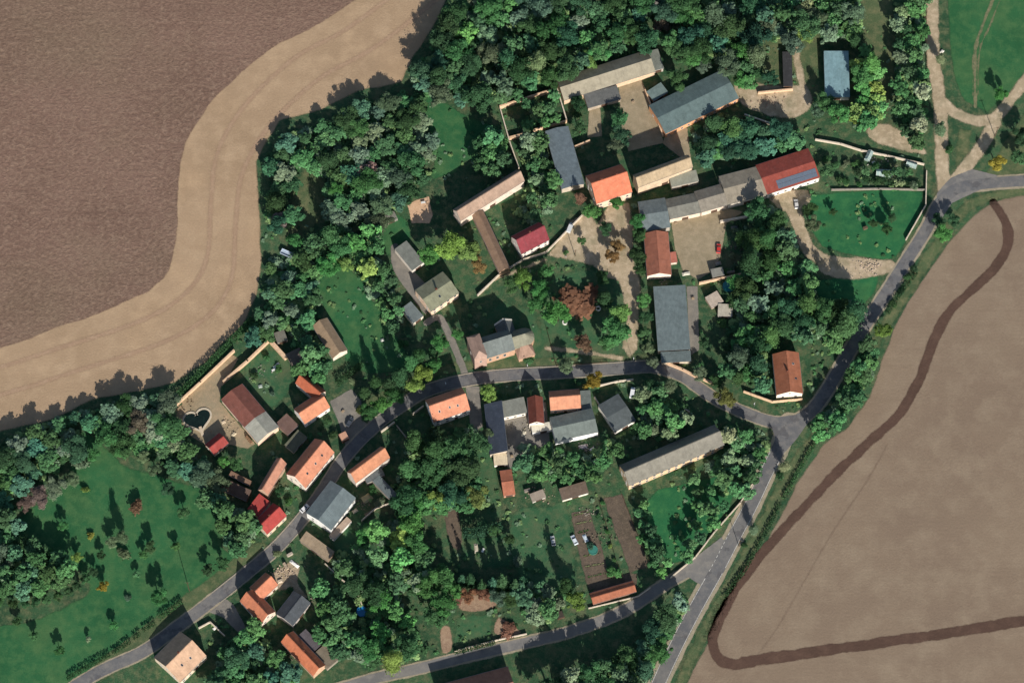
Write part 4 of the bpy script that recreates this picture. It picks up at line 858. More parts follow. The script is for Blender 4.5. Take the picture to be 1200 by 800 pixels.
LOOSE=[ # solitary trees: x, y, crown radius, tint, kind, region
 (132,634,7,'pale sage','broad','meadow'),(144,628,9,Gg,'tall','meadow'),(100,572,5,Y,'shrub','meadow'),(94,540,10,SG,'shrub','meadow'),(90,652,6,Y,'broad','meadow'),(121,687,6.5,'golden','broad','meadow'),
 (133,733,5,B_,'broad','meadow'),(160,673,4,Mg,'broad','meadow'),(186,699,9.5,B_,'broad','meadow'),(163,594,9,'rust brown','shrub','meadow'),(106,627,4.5,'golden','shrub','meadow'),(70,762,6,Mg,'broad','meadow'),(104,748,3.5,SG,'broad','meadow'),
 (110,532,7,B_,'broad','meadow'),(141,527,9,B_,'broad','meadow'),(168,534,7,SG,'broad','meadow'),(260,660,9,Mg,'broad','meadow'),(244,668,7,D,'broad','meadow'),(176,640,7,D,'broad','meadow'),(168,650,5,Mg,'broad','meadow'),
 (60,650,8,Mg,'broad','meadow'),(74,616,6,B_,'broad','meadow'),(118,650,5,D,'broad','meadow'),(146,646,8,SG,'shrub','meadow'),(206,640,5,Mg,'broad','meadow'),(150,700,4,Gg,'shrub','meadow'),(40,745,5,Mg,'broad','meadow'),(20,728,5,D,'broad','meadow'),(216,600,7,Mg,'broad','meadow'),(196,572,8,T,'broad','meadow'),(182,550,8,Gg,'broad','meadow'),
 (46,580,12,BR,'broad','meadow',.6),(64,572,12,Gg,'broad','meadow',.6),(30,590,10,BR,'broad','meadow',.6),(84,562,9,SG,'broad','meadow',.6),
 (325,262,11.5,T,'broad','nw'),(345,282,9,B_,'broad','nw'),(404,310,9,Y,'broad','nw'),(395,222,9,B_,'broad','nw'),(357,310,8,D,'broad','nw'),
 (526,290,17,Y,'broad','park'),(505,297,13,'bright green','broad','park'),(547,296,13,Y,'broad','park'),(560,310,9,'orange brown','broad','park'),(556,292,9,'olive','broad','park'),
 (612,326,12,Y,'broad','park'),(632,338,11,B_,'broad','park'),(628,356,10,B_,'broad','park'),(654,366,15,'bright green','broad','park'),(600,333,10,Mg,'broad','park'),(640,318,9,B_,'broad','park'),
 (680,351,23,'russet','shrub','park',.3),(722,388,16,B_,'broad','park'),(726,368,13,Y,'broad','park'),(712,400,9,Mg,'broad','park'),(708,350,11,D,'tall','park'),(706,326,8,D,'broad','park'),(684,402,10,'rust brown','broad','park'),(664,428,9,Gg,'broad','park'),(620,424,6,Mg,'shrub','park'),
 (718,300,9,'orange brown','broad','lane'),(724,288,8,'orange brown','broad','lane'),(710,268,8,D,'broad','lane'),(722,236,9,B_,'broad','lane'),(694,248,9,B_,'broad','lane'),(680,232,8,'rust brown','tall','lane'),(748,258,9,B_,'broad','lane'),(750,276,8,Mg,'broad','lane'),(748,300,9,D,'broad','lane'),(750,316,7,D,'broad','lane'),(754,352,9,B_,'broad','lane'),(757,372,8,D,'broad','lane'),(754,390,8,Mg,'broad','lane'),(760,408,7,Gg,'broad','lane'),(765,424,7,Gg,'broad','lane'),(664,296,4,Mg,'shrub','lane'),(682,282,5,Mg,'broad','lane'),
 (535,392,7,B_,'broad','street'),(514,402,10,B_,'broad','street'),(498,438,11,Y,'broad','street'),(486,452,10,Y,'broad','street'),(508,428,9,B_,'broad','street'),(462,462,10,Mg,'broad','street'),(447,474,11,B_,'broad','street'),(433,482,10,Mg,'broad','street'),(470,440,11,D,'tall','street'),(492,418,11,D,'tall','street'),(455,450,9,D,'tall','street'),(480,424,11,Mg,'tall','street'),(428,460,8,D,'tall','street'),(508,412,7,Mg,'broad','street'),(440,446,9,D,'tall','street'),(424,478,7,'olive','shrub','street'),(412,448,5,SG,'shrub','street'),(472,402,6,Mg,'shrub','street'),(454,395,3,SG,'shrub','street'),
 (572,461,9.5,Y,'broad','street'),(696,446,10,'golden','broad','street'),(786,452,9,Gg,'tall','street'),(762,452,9,D,'broad','street'),(838,446,8,D,'broad','street'),(850,466,11,'olive','broad','street'),(820,438,8,Gg,'broad','street'),
 (509,513,7,T,'broad','grove'),(500,684,15,B_,'broad','grove'),(520,676,14,B_,'broad','grove'),(518,706,15,B_,'broad','grove'),(508,722,13,Mg,'broad','grove'),(530,692,10,B_,'broad','grove'),(445,702,13,B_,'broad','grove'),(428,625,11,B_,'broad','grove'),(516,585,13,Y,'broad','grove'),(490,590,12,B_,'broad','grove'),(558,582,13,'olive','broad','grove'),(470,602,7,Mg,'broad','grove'),(432,760,12,B_,'broad','grove'),(580,620,7,Mg,'broad','grove'),(570,508,8,Gg,'broad','grove'),
 (690,640,5,T,'shrub','garden'),(719,670,8,B_,'shrub','garden'),(674,704,12,Y,'broad','garden'),(664,686,11,D,'tall','garden'),(596,632,6,D,'broad','garden'),(604,658,7,Gg,'shrub','garden'),(712,622,3,B_,'shrub','garden'),(700,604,3,Mg,'shrub','garden'),(716,640,3,Y,'shrub','garden'),(720,655,3,Mg,'shrub','garden'),(706,590,3,B_,'shrub','garden'),
 (548,698,9,'rust brown','broad','garden'),(565,694,9,'rust brown','broad','garden'),(596,738,10,'rust brown','shrub','garden',.4),(600,700,9,D,'broad','garden'),(582,700,9,Gg,'broad','garden'),(536,700,7,'rust brown','broad','garden'),
 (1107,274,11,B_,'broad','ne'),(1100,258,8,T,'broad','ne'),(1118,258,7,T,'broad','ne'),(1170,190,10,'golden','broad','ne'),(1024,262,6,D,'broad','ne'),(1040,268,7,Mg,'broad','ne'),(1046,255,6,D,'tall','ne'),(1195,185,9,Mg,'broad','ne'),(1198,160,12,D,'broad','ne'),(1190,100,0.1,D,'shrub','ne'),(950,244,8,D,'broad','ne'),(952,262,9,Gg,'broad','ne'),(976,248,5,D,'broad','ne'),(1172,110,8,B_,'broad','ne'),(1103,68,7,SG,'tall','ne'),(1103,150,9,Gg,'tall','ne'),(1114,176,6,Mg,'shrub','ne'),
 (1035,386,9,Y,'broad','road'),(1072,314,5,D,'shrub','road'),(1064,326,5,D,'shrub','road'),(1054,342,5,D,'shrub','road'),(1046,356,5,D,'shrub','road'),(920,546,8,SG,'tall','road'),(912,558,6,Mg,'shrub','road'),(884,620,6,SG,'tall','road'),(872,640,4,D,'shrub','road'),
 (968,120,11,Mg,'broad','shed'),(984,132,13,B_,'broad','shed'),(940,38,13,Y,'broad','shed'),(1002,48,9,D,'tall','shed'),(1006,140,9,Y,'broad','shed'),(958,130,8,Gg,'broad','shed'),
 (815,68,12,B_,'broad','wood'),(792,60,12,Mg,'broad','wood'),(824,76,10,Gg,'broad','wood'),(794,92,12,Mg,'broad','wood'),(702,62,12,B_,'broad','wood'),(690,70,11,Y,'broad','wood'),(672,77,10,Y,'broad','wood'),(776,30,9,BR,'broad','wood'),(736,45,9,Mg,'broad','wood'),(755,36,9,Mg,'broad','wood'),(868,96,10,B_,'broad','wood'),(902,92,10,T,'broad','wood'),(886,86,9,Mg,'broad','wood'),
 (726,140,11,Mg,'broad','yard'),(730,158,11,T,'broad','yard'),(720,172,9,Gg,'broad','yard'),(678,122,9,D,'broad','yard'),(680,150,9,Mg,'broad','yard'),(676,136,6,D,'shrub','yard'),
 (808,335,0.1,D,'shrub','yard'),(864,330,10,B_,'broad','yard'),(860,352,9,D,'broad','yard'),(846,378,6,Mg,'shrub','yard'),(868,404,10,B_,'broad','yard'),(880,392,9,B_,'broad','yard'),(850,404,8,D,'broad','yard'),(826,402,7,D,'broad','yard'),(864,442,9,D,'tall','yard'),(880,446,6,Mg,'broad','yard'),(862,270,4,Gg,'shrub','yard'),(868,288,4,Mg,'shrub','yard'),(858,300,4,SG,'shrub','yard'),(872,305,4,D,'shrub','yard'),(866,262,4,Mg,'shrub','yard'),(850,318,4,Mg,'shrub','yard'),(860,312,4,Gg,'shrub','yard'),
 (298,440,5,D,'shrub','court'),(312,420,5,Mg,'shrub','court'),(326,432,5,Mg,'shrub','court'),(318,462,4,Gg,'shrub','court'),(362,512,5,Mg,'shrub','court'),(390,508,5,D,'shrub','court'),(384,494,5,Mg,'shrub','court'),(376,500,4,D,'shrub','court'),(262,540,7,B_,'broad','court'),(278,545,8,Mg,'broad','court'),(436,574,6,Mg,'shrub','court'),(446,590,6,SG,'shrub','court'),(328,575,6,D,'broad','court'),(340,588,5,Mg,'shrub','court'),(326,650,5,SG,'shrub','court'),(338,690,5,Mg,'shrub','court'),(322,710,0.1,D,'shrub','court'),(300,716,6,D,'broad','court'),(400,700,6,Mg,'shrub','court'),
]
for x,y,r,t,k,reg,*hh in LOOSE:
    if r>1: tree(x,y,r,t,k,hf=hh[0] if hh else None,region='@'+reg)
# conifer row and clipped hedges
for i in range(7):
    tree(541+i*12+random.uniform(-3,3),684+random.uniform(-6,5),random.uniform(10,14),'dark green' if i%3 else 'teal green','conifer',hf=1.0+.15*(i%3),region='@conifer row south of the small lawn')
for i,(x,y) in enumerate([(0,706),(14,707),(28,707),(42,705),(55,702),(68,698),(80,692),(90,686),(100,678),(108,670)]):
    tree(x,y,5.5,D if i%2 else Mg,'broad',region='@old hedgerow at the foot of the big meadow')
HEDGES=[]
M_HEDGE=leaf_material('hedge_leaves')
def hedge(label,pts,w,h,tint,name='clipped_hedge'):
    ws=[P(x,y,h) for x,y in pts]; o=ws[0].copy(); o.z=0; V=[];T_=[]
    r=np.random.default_rng(int(pts[0][0]))
    for a,b in zip(ws[:-1],ws[1:]):
        L=(b-a).length; n=int(L*h*16*max(1,w/1.6)); d=(b-a)/L; nn=Vector((-d.y,d.x,0))
        for i in range(n):
            s=r.uniform(0,L); u=r.uniform(-1,1)*w/2; z=r.uniform(0,h)*(1+.05*math.sin(s*2))
            q=r.random()
            if q<.4: z=h*(1+r.normal()*.05)
            elif q<.9: u=math.copysign(w/2*(1+r.normal()*.08),u)
            c=np.array(a+d*s+nn*u-o); c[2]=max(.05,z)
            nr=r.normal(size=3); nr/=np.linalg.norm(nr); uu=np.cross(nr,r.normal(size=3)); uu/=np.linalg.norm(uu); vv=np.cross(nr,uu); e=.22
            V+= [c-uu*e-vv*e*.7,c+uu*e*.8-vv*e,c+uu*e+vv*e*.7,c-uu*e*.7+vv*e]; T_+= [float(np.clip(.5+r.normal()*.2,0,1))]*4
    V=np.array(V,dtype=np.float32); me=quads(name,V,np.arange(len(V),dtype=np.int32).reshape(-1,4))
    at=me.attributes.new('leaf_tone','FLOAT','POINT'); at.data.foreach_set('value',np.array(T_,dtype=np.float32)); me.materials.append(M_LEAF)
    ob=link(name,me,None,o); ob.color=tuple(v*1.3 for v in srgb(*TINT[tint])[:3])+(1,); tag(ob,label,'hedge'); return ob
hedge('tall thick dark hedge block north of the small lawn in the middle of the gardens',[(543,623),(560,622),(578,618),(588,614)],3.2,5.0,'teal green')
hedge('clipped dark hedge running up from the parking place below the lone barn',[(394,449),(424,425)],2.0,2.6,'dark green')
hedge('clipped roadside hedge north of the main street, first length from the south-west',[(78,794),(106,778),(128,766)],1.3,1.6,'dark green')
hedge('clipped roadside hedge north of the main street, second and longest length',[(131,765),(152,751)],1.3,1.6,'dark green')
hedge('short clipped roadside hedge piece in the middle of the row north of the main street',[(156,747),(164,741)],1.3,1.6,'dark green')
hedge('clipped roadside hedge piece just below the bright round meadow tree',[(167,738),(181,729)],1.3,1.6,'dark green')
hedge('clipped roadside hedge piece nearest the house shadow north of the main street',[(186,724),(213,704)],1.4,1.8,'mid green')
hedge('low ditch hedge between the eastern road and the stubble field, upper length',[(1074,318),(1056,342),(1040,366)],1.6,1.6,'dark green','hedge')
hedge('low ditch hedge between the southern road and the stubble field, upper length',[(958,514),(944,536),(930,562),(918,584)],1.4,1.3,'mid green','hedge')
hedge('low ditch hedge between the southern road and the stubble field, lower length',[(914,590),(896,626),(872,668),(848,700)],1.4,1.2,'dark green','hedge')
hedge('dark hedge behind the low wall of the raised meadow',[(1012,210),(1046,214),(1080,216)],1.4,1.6,'dark green','hedge')
hedge('dark hedge line along the pale field beside the heart pond yard',[(192,478),(230,440),(268,402),(296,372)],2.2,2.4,'mid green','hedge')
hedge('straight hedge on the north side of the pale lower road by the orchard plots',[(532,764),(560,757),(580,752)],1.3,1.8,'dark green','hedge')

# scrub and tufts scattered through the rough ground of the gardens and verges
VILL=[(210,470),(300,380),(310,250),(330,170),(500,90),(640,60),(880,0),(1080,0),(1080,190),(1040,330),(960,450),(900,540),(840,640),(760,700),(600,750),(430,780),(330,800),(230,760),(300,640),(250,560)]
def on_sheet(x,y,mg=.4):
    X=np.array([[x]]);Y=np.array([[y]])
    for closed,w,hw in SHEETP:
        if x<w[:,0].min()-hw-2 or x>w[:,0].max()+hw+2 or y<w[:,1].min()-hw-2 or y>w[:,1].max()+hw+2: continue
        q=sdist(X,Y,w,True)[0,0] if closed else hw-sdist(X,Y,w,False)[0,0] if False else (hw-abs(sdist(X,Y,w,False)[0,0]))
        if q>-mg: return True
    return False
rs=random.Random(5)
for _ in range(5200):
    x=rs.uniform(200,1090); y=rs.uniform(0,800)
    if not in_poly(x,y,VILL): continue
    g=P(x,y,0); n_=float(fbm(np.array([g.x]),np.array([g.y]),14,3)[0])
    if n_<rs.uniform(-.4,.25) or inside_bld(g.x,g.y,.5) or on_sheet(g.x,g.y): continue
    UNDER.append((g.x,g.y,rs.uniform(.35,1.25),rs.random()))
# ---- turn the list into objects: labels say where each tree stands
WHAT={'broad':('broadleaf_tree','tree'),'tall':('tall_tree','tree'),'conifer':('conifer_tree','tree'),'shrub':('shrub','shrub')}
NOUN={'broad':'broadleaf tree','tall':'tall slender tree','conifer':'conifer','shrub':'shrub'}
REG={'meadow':'in the big western meadow','nw':'near the pale field','park':'in the church park','lane':'beside the dirt lane','street':'beside the main street','grove':'in the garden grove',
     'garden':'in the southern gardens','ne':'by the north-eastern track','road':'on the field side of the road','shed':'by the machine shed','wood':'at the edge of the northern wood','yard':'around the farmyards','court':'in the old farm courts',
     'conifer row south of the small lawn':'in the conifer row of the gardens','old hedgerow at the foot of the big meadow':'in the old hedgerow below the meadow'}
def where(t):
    best=None
    for (nm,(cx,cy),hl,hw,an) in BLD:
        if not nm: continue
        dx,dy=t['x']-cx,t['y']-cy; c,s=math.cos(an),math.sin(an)
        d=math.hypot(max(0,abs(dx*c+dy*s)-hl),max(0,abs(-dx*s+dy*c)-hw))
        if best is None or d<best[0]: best=(d,nm,dx,dy)
    d,nm,dx,dy=best
    if d>32: return None
    return ('just ' if d<6 else 'well ' if d>16 else '')+DIRS[int(round(math.atan2(dy,dx)/(math.pi/4)))%8]+' of '+nm
def inframe(t,mg=0):
    d=Vector((t['x'],t['y'],t['z']))-CAM; z=d.dot(FWD); px=600+FPX*d.x/z; py=400-FPX*d.dot(UPV)/z
    return -mg<px<1200+mg and -mg<py<800+mg,px,py
cand=[t for t in TREES if inframe(t,t['R']/S)[0]]
cand.sort(key=lambda t:-t['R']*(3 if t['region'][0]=='@' else 1)*(9 if t['kind'] in('conifer','shrub') else 1))
broad=[t for t in cand]
KEEP=set(id(t) for t in broad[:int(globals().get('MAXT',390))])
cnt={}
rest=[t for t in TREES if id(t) not in KEEP]
from collections import Counter
scene['tree_log']=repr(('TREES',len(TREES),'in frame',len(cand),'as individuals',len(KEEP),Counter(t['kind'] for t in cand)))
OBJS=[]
def tintcol(t,rd):
    c=srgb(*TINT[t['tint']]); f=rd.uniform(.8,1.25)*(1.1 if t['tint'] in('rust brown','golden','bare greyish','russet','orange brown') else 1.32 if t['tint'] in('bright green','yellow green','pale sage') else 1.5); return (c[0]*f*rd.uniform(.85,1.2),c[1]*f,c[2]*f*rd.uniform(.85,1.15),1)
rd=random.Random(77)
for t in sorted((t for t in TREES if id(t) in KEEP),key=lambda t:(t['kind'],-t['R'])):
    nm,cat=WHAT[t['kind']]; cr,tr=rd.choice(PROTO[t['kind']]); a=rd.uniform(0,6.28)
    root=empty(nm,(t['x'],t['y'],0),a)
    sx=t['R']*1.12; sz=t['zs']
    c=link('crown',cr,root,(0,0,t['z'])); c.scale=(sx*rd.uniform(.92,1.08),sx*rd.uniform(.92,1.08),sz); c.color=tintcol(t,rd)
    k=link('trunk',tr,root,(0,0,t['z'])); k.scale=(sx*.8,sx*.8,sz*(t['z']/(sz*2.2)) if t['kind']!='shrub' else t['z'])
    if t['kind']=='shrub': k.scale=(sx,sx,t['z'])
    elif True:
        zz=t['z']/2.2; k.scale=(sx*.8,sx*.8,zz)
    size=[s for m_,s in SIZES if t['R']<m_][0]
    reg=REG.get(t['region'][1:],'') if t['region'][0]=='@' else t['region']
    w=where(t)
    t['lab']=size+' '+t['tint']+' '+NOUN[t['kind']]; t['reg']=reg; t['w']=w; t['root']=root; OBJS.append(t)
    tag(root,None,cat)
by={}
for t in OBJS:
    l=t['lab']+' '+(t['w'] if t['w'] else t['reg']); by.setdefault(l,[]).append(t)
dup=0
for l,ts in by.items():
    if len(ts)>1 and ts[0]['w']:
        sub={}
        for t in ts:
            extra=' '+t['reg']
            sub.setdefault((l+extra) if len((l+extra).split())<=16 else (t['lab']+extra),[]).append(t)
    else: sub={l:ts}
    for l2,tt in sub.items():
        for t in tt: t['final']=l2
fin={}
for t in OBJS: fin.setdefault(t['final'],[]).append(t)
GRP={}
for l,ts in fin.items():
    if len(ts)>1:
        # same look, same place: set apart by their order from the west or the north
        xs=[t['x'] for t in ts]; ys=[t['y'] for t in ts]
        ew=(max(xs)-min(xs))>=(max(ys)-min(ys))
        ts.sort(key=(lambda t:t['x']) if ew else (lambda t:-t['y']))
        gaps=[abs((b['x']-a['x']) if ew else (b['y']-a['y'])) for a,b in zip(ts[:-1],ts[1:])]
        ends=('westernmost','easternmost') if ew else ('northernmost','southernmost')
        if min(gaps)>1.0 and len(ts)<=4:
            o={2:[ends[0],ends[1]],3:[ends[0],'middle',ends[1]],4:[ends[0],'second',('third'),ends[1]]}[len(ts)]
            if len(ts)==4: o=[ends[0],'second from the '+('west' if ew else 'north'),'second from the '+('east' if ew else 'south'),ends[1]]
            for q,t in zip(o,ts):
                nl=q+' '+l
                t['final']=nl if len(nl.split())<=16 else nl
for t in OBJS:
    w=t['final'].split()
    if len(w)>16: t['final']=' '.join(x for x in w if x not in ('just','well','medium','sized'))
    t['root']['label']=' '.join(t['final'].split()[:16])
    reg=t['reg']
    t['root']['group']={'shrub':'shrubs ','conifer':'conifers '}.get(t['kind'],'trees ')+reg
print('distinct tree labels',len(set(t['root']['label'] for t in OBJS)),'of',len(OBJS))
# everything smaller: one mass of lesser trees, and the undergrowth below the woods
def mass(name,items,n,leaf,label):
    Vs=[];Ts=[];Cs=[]
    ar=[crown_arrays('shrub' if name=='undergrowth' else 'broad',900+i,n,leaf) for i in range(6)]
    r=np.random.default_rng(4)
    for (x,y,z,sx,sz,col) in items:
        V,T=ar[int(r.integers(6))]; a=r.uniform(0,6.28); c,s=math.cos(a),math.sin(a)
        W=np.empty_like(V); W[:,0]=(V[:,0]*c-V[:,1]*s)*sx+x; W[:,1]=(V[:,0]*s+V[:,1]*c)*sx+y; W[:,2]=np.maximum(V[:,2]*sz+z,.03)
        Vs.append(W); Ts.append(T); Cs.append(np.repeat(np.array([col],dtype=np.float32),len(V),0))
    V=np.concatenate(Vs).astype(np.float32); F=np.arange(len(V),dtype=np.int32).reshape(-1,4); me=quads(name,V,F)
    C=np.concatenate(Cs)*(.45+1.25*np.concatenate(Ts))[:,None]; C[:,3]=1
    at=me.attributes.new('plant_tint','FLOAT_COLOR','POINT'); at.data.foreach_set('color',C.astype(np.float32).ravel())
    m,nt,b=newmat(name,.9,.1); q=nt.nodes.new('ShaderNodeAttribute'); q.attribute_name='plant_tint'; nt.links.new(q.outputs['Color'],b.inputs['Base Color'])
    me.materials.append(m); o=link(name,me); tag(o,label,'trees' if name!='undergrowth' else 'undergrowth',kind='stuff'); return o
rd=random.Random(3)
if rest:
    mass('woodland_mass',[(t['x'],t['y'],t['z'],t['R']*1.1,t['zs'],tintcol(t,rd)) for t in rest],1300,.20,'smaller trees filling the woods between the larger crowns')
ut=[TINT['dark green'],TINT['mid green'],TINT['grey green'],(80,98,62)]
mass('undergrowth',[(x,y,.35*r_,r_*1.1,r_*.6,srgb(*[v*(1.12+.3*q) for v in ut[int(q*3.99)]])) for x,y,r_,q in UNDER],150,.34,'low bushes and brambles covering the floor of the woods')
# ------------------------------------------------------------------ small things
def car(px,py,ang,col,label,van=False):
    c=P(px,py,0); root=empty('parked_van' if van else 'parked_car',(c.x,c.y,.1),ang); tag(root,label,'van' if van else 'car')
    pm=flat_mat('car_paint',col,.3,.5,var=.05); L=2.15 if not van else 2.4; m=MB()
    prof=[(-L,.35),(-L,.85),(-L+.1,.95),(-1.3,1.0),(L-1.1,.95),(L-.1,.78),(L,.6),(L,.35)]
    if van: prof=[(-L,.35),(-L,1.75),(-L+.15,1.85),(L-1.2,1.85),(L-.75,1.1),(L-.05,.95),(L,.6),(L,.35)]
    m.prism([(y,z) for y,z in prof],-.86,.86,axis='y'); m.build('body',pm,root)
    if not van:
        m=MB(); b=[(-1.75,.98),(-1.35,1.42),(.35,1.42),(1.05,.95)]
        m.prism(b,-.72,.72,axis='y'); cb=m.build('cabin',GLASS,root)
        m=MB(); m.box(-1.32,.33,-.68,.68,1.42,1.46); m.build('roof_panel',pm,cb)
    else:
        m=MB(); m.prism([(L-1.2,1.78),(L-1.18,1.82),(L-.72,1.14),(L-.8,1.1)],-.78,.78,axis='y'); m.build('windscreen',GLASS,root)
    for x in (-1.35,1.35):
        for y in (-.84,.84):
            m=MB(); m.tube((x,y-.1,.32),(x,y+.1,.32),.32,n=14); w=m.build('wheel',BLACK,root)
            m=MB(); s=1 if y>0 else -1; m.tube((x,y+s*.1,.32),(x,y+s*.115,.32),.18,n=10); m.build('rim',METAL,w)
    for y in (-.6,.6):
        m=MB(); m.box(L-.03,L+.03,y-.18,y+.18,.58,.74); m.build('headlight',flat_mat('lamp_glass',(220,220,215),.2,.6),root)
car(842,292,R(86),(196,58,50),'small red car parked in the gravel yard beside the hedge')
car(357,596,R(45),(222,222,220),'white car on the shaded street just west of the big grey hall')
car(741,461,R(80),(232,232,230),'white van parked north-east of the dark grey felt barn',True)
car(673,633,R(115),(214,220,222),'pale car body standing at the edge of the vegetable beds')
car(648,634,R(100),(198,198,190),'light grey car parked on the lawn of the gardens')
car(410,495,R(60),(70,74,82),'dark car on the parking place above the bus shelter')
car(933,240,R(95),(210,206,198),'pale car on the dirt drive south of the red barn with solar panels')
car(668,268,R(70),(206,206,202),'light coloured van standing at the lane wall south of the blue grey barn',True)
# tractor trailer in the north-west clearing
def trailer(px,py,ang,label,col=(176,188,200)):
    c=P(px,py,0); root=empty('trailer',(c.x,c.y,0),ang); tag(root,label,'trailer')
    m=MB(); m.box(-2.6,2.6,-1.15,1.15,.8,.95); 
    for a in ((-2.6,2.6,-1.15,-1.08),(-2.6,2.6,1.08,1.15),(-2.6,-2.53,-1.08,1.08),(2.53,2.6,-1.08,1.08)): m.box(*a,.95,1.6)
    m.build('bed',flat_mat('trailer_paint',col,.5,.4),root)
    m=MB(); m.tube((2.6,.5,.85),(4.0,0,.6),.06); m.tube((2.6,-.5,.85),(4.0,0,.6),.06); m.build('drawbar',METAL,root)
    for x in (-1.4,.9):
        for y in (-1.2,1.2):
            m=MB(); m.tube((x,y-.15,.45),(x,y+.15,.45),.45,n=14); m.build('wheel',BLACK,root)
trailer(336,298,R(-25),'blue grey farm trailer in the trees beside the pale field')
# pools
def pool(px,py,r,col,label,name='garden_pool'):
    c=P(px,py,.8); root=empty(name,(c.x,c.y,0)); tag(root,label,'pool')
    m=MB(); n=28
    for i in range(n):
        a,b=2*math.pi*i/n,2*math.pi*(i+1)/n
        q=lambda t,rr,z:(rr*math.cos(t),rr*math.sin(t),z)
        m.face([q(a,r,0),q(b,r,0),q(b,r,.95),q(a,r,.95)]); m.face([q(a,r,.95),q(b,r,.95),q(b,r-.12,.95),q(a,r-.12,.95)]); m.face([q(a,r-.12,.95),q(b,r-.12,.95),q(b,r-.12,.1),q(a,r-.12,.1)])
    m.build('wall',flat_mat('pool_liner',col,.5,.4),root)
    m=MB(); m.face([((r-.12)*math.cos(2*math.pi*i/n),(r-.12)*math.sin(2*math.pi*i/n),.82) for i in range(n)]); m.build('water',flat_mat('pool_water',col,.08,.6,var=.15),root)
pool(854,335,2.6,(48,128,134),'round teal pool next to the pale pink shed')
pool(424,716,2.2,(36,120,176),'round vivid blue pool in the gardens south of the southern farm')
pool(695,644,2.0,(66,128,112),'round green blue pool at the edge of the vegetable beds')
# heart shaped pond
def heart():
    c=P(232,492,0); root=empty('garden_pond',(c.x,c.y,0),R(18)); tag(root,'heart shaped dark pond with a pale stone rim in the walled yard','pond')
    def hp(s):
        o=[]
        for i in range(48):
            t=2*math.pi*i/48; x=16*math.sin(t)**3; y=13*math.cos(t)-5*math.cos(2*t)-2*math.cos(3*t)-math.cos(4*t)
            o.append((x*s,y*s*.92))
        return o
    i_=hp(.35); 
    o_=[]
    for k in range(48):
        a=Vector(i_[k-1]); b=Vector(i_[(k+1)%48]); t=(b-a).normalized(); o_.append(tuple(Vector(i_[k])+Vector((-t.y,t.x))*.75))
    m=MB()
    for k in range(48):
        j=(k+1)%48
        m.face([(*i_[k],.35),(*i_[j],.35),(*o_[j],.35),(*o_[k],.35)]); m.face([(*o_[k],0),(*o_[j],0),(*o_[j],.35),(*o_[k],.35)]); m.face([(*i_[k],0),(*i_[j],0),(*i_[j],.35),(*i_[k],.35)])
    m.build('rim',wall_mat((198,184,160),'stone'),root)
    m=MB()
    cc=(0,0,.12)
    for k in range(48):
        j=(k+1)%48; m.face([cc,(*i_[k],.12),(*i_[j],.12)])
    m.build('water',flat_mat('pond_water',(24,38,32),.1,.5,var=.4,scale=.6),root)
    m=MB(); m.box(-.6,.6,-7.6,-3.2,.36,.5); m.build('stone_slab',flat_mat('pond_slab',(206,186,158),.9),root)
heart()
def well(px,py,label):
    c=P(px,py,0); m=MB(); n=18
    for i in range(n):
        a,b=2*math.pi*i/n,2*math.pi*(i+1)/n; q=lambda t,rr,z:(rr*math.cos(t),rr*math.sin(t),z)
        m.face([q(a,1.15,0),q(b,1.15,0),q(b,1.15,.8),q(a,1.15,.8)]); m.face([q(a,1.15,.8),q(b,1.15,.8),q(b,.7,.8),q(a,.7,.8)]); m.face([q(a,.7,.8),q(b,.7,.8),q(b,.7,.05),q(a,.7,.05)])
    o=m.build('stone_ring',flat_mat('pale_stone',(224,220,206),.9),None,(c.x,c.y,0)); tag(o,label,'planter')
well(662,378,'pale round stone ring on the church park lawn, nearer the church'); well(701,362,'pale round stone ring beside the rust brown shrub bed')
# utility poles with arms, roadside
def pole(px,py,label,h=9.5,arm=0.0):
    c=P(px,py,0); root=empty('utility_pole',(c.x,c.y,0),arm); tag(root,label,'pole','utility poles along the roads')
    m=MB(); m.tube((0,0,0),(0,0,h),.16,.10,10); m.build('pole_shaft',WOOD,root)
    m=MB(); m.box(-.9,.9,-.06,.06,h-.8,h-.66); a=m.build('cross_arm',WOOD,root)
    for x in (-.8,0,.8):
        m=MB(); m.tube((x,0,h-.66),(x,0,h-.45),.05,.04,6); m.build('insulator',WHITE,a)
pole(1166,160,'utility pole with cross arm beside the fork of the north-eastern dirt tracks',10)
pole(222,692,'tall utility pole on the north verge of the main street west of the southern farm',12)
pole(674,300,'utility pole in the middle of the trodden dirt square south of the manor house',7)
pole(950,504,'utility pole on the corner of the road junction',8)
pole(866,640,'utility pole at the field side of the southern road near the dashed line',8)
def lamp(px,py,ang,label):
    c=P(px,py,0); root=empty('street_lamp',(c.x,c.y,0),ang); tag(root,label,'street lamp','street lamps of the village')
    m=MB(); m.tube((0,0,0),(0,0,6.2),.09,.05,8); m.tube((0,0,6.2),(1.1,0,6.5),.04,.03,6); m.build('lamp_post',METAL,root)
    m=MB(); m.box(.9,1.6,-.14,.14,6.42,6.56); m.build('lamp_head',WHITE,root)
lamp(522,452,R(-80),'street lamp on the verge where the church lane meets the main street'); lamp(618,431,R(-90),'street lamp on the verge south of the church')
lamp(742,423,R(-90),'street lamp at the foot of the dirt lane'); lamp(388,541,R(-45),'street lamp opposite the bus shelter end of the street'); lamp(884,476,R(-110),'street lamp near the cottage in the road bend')
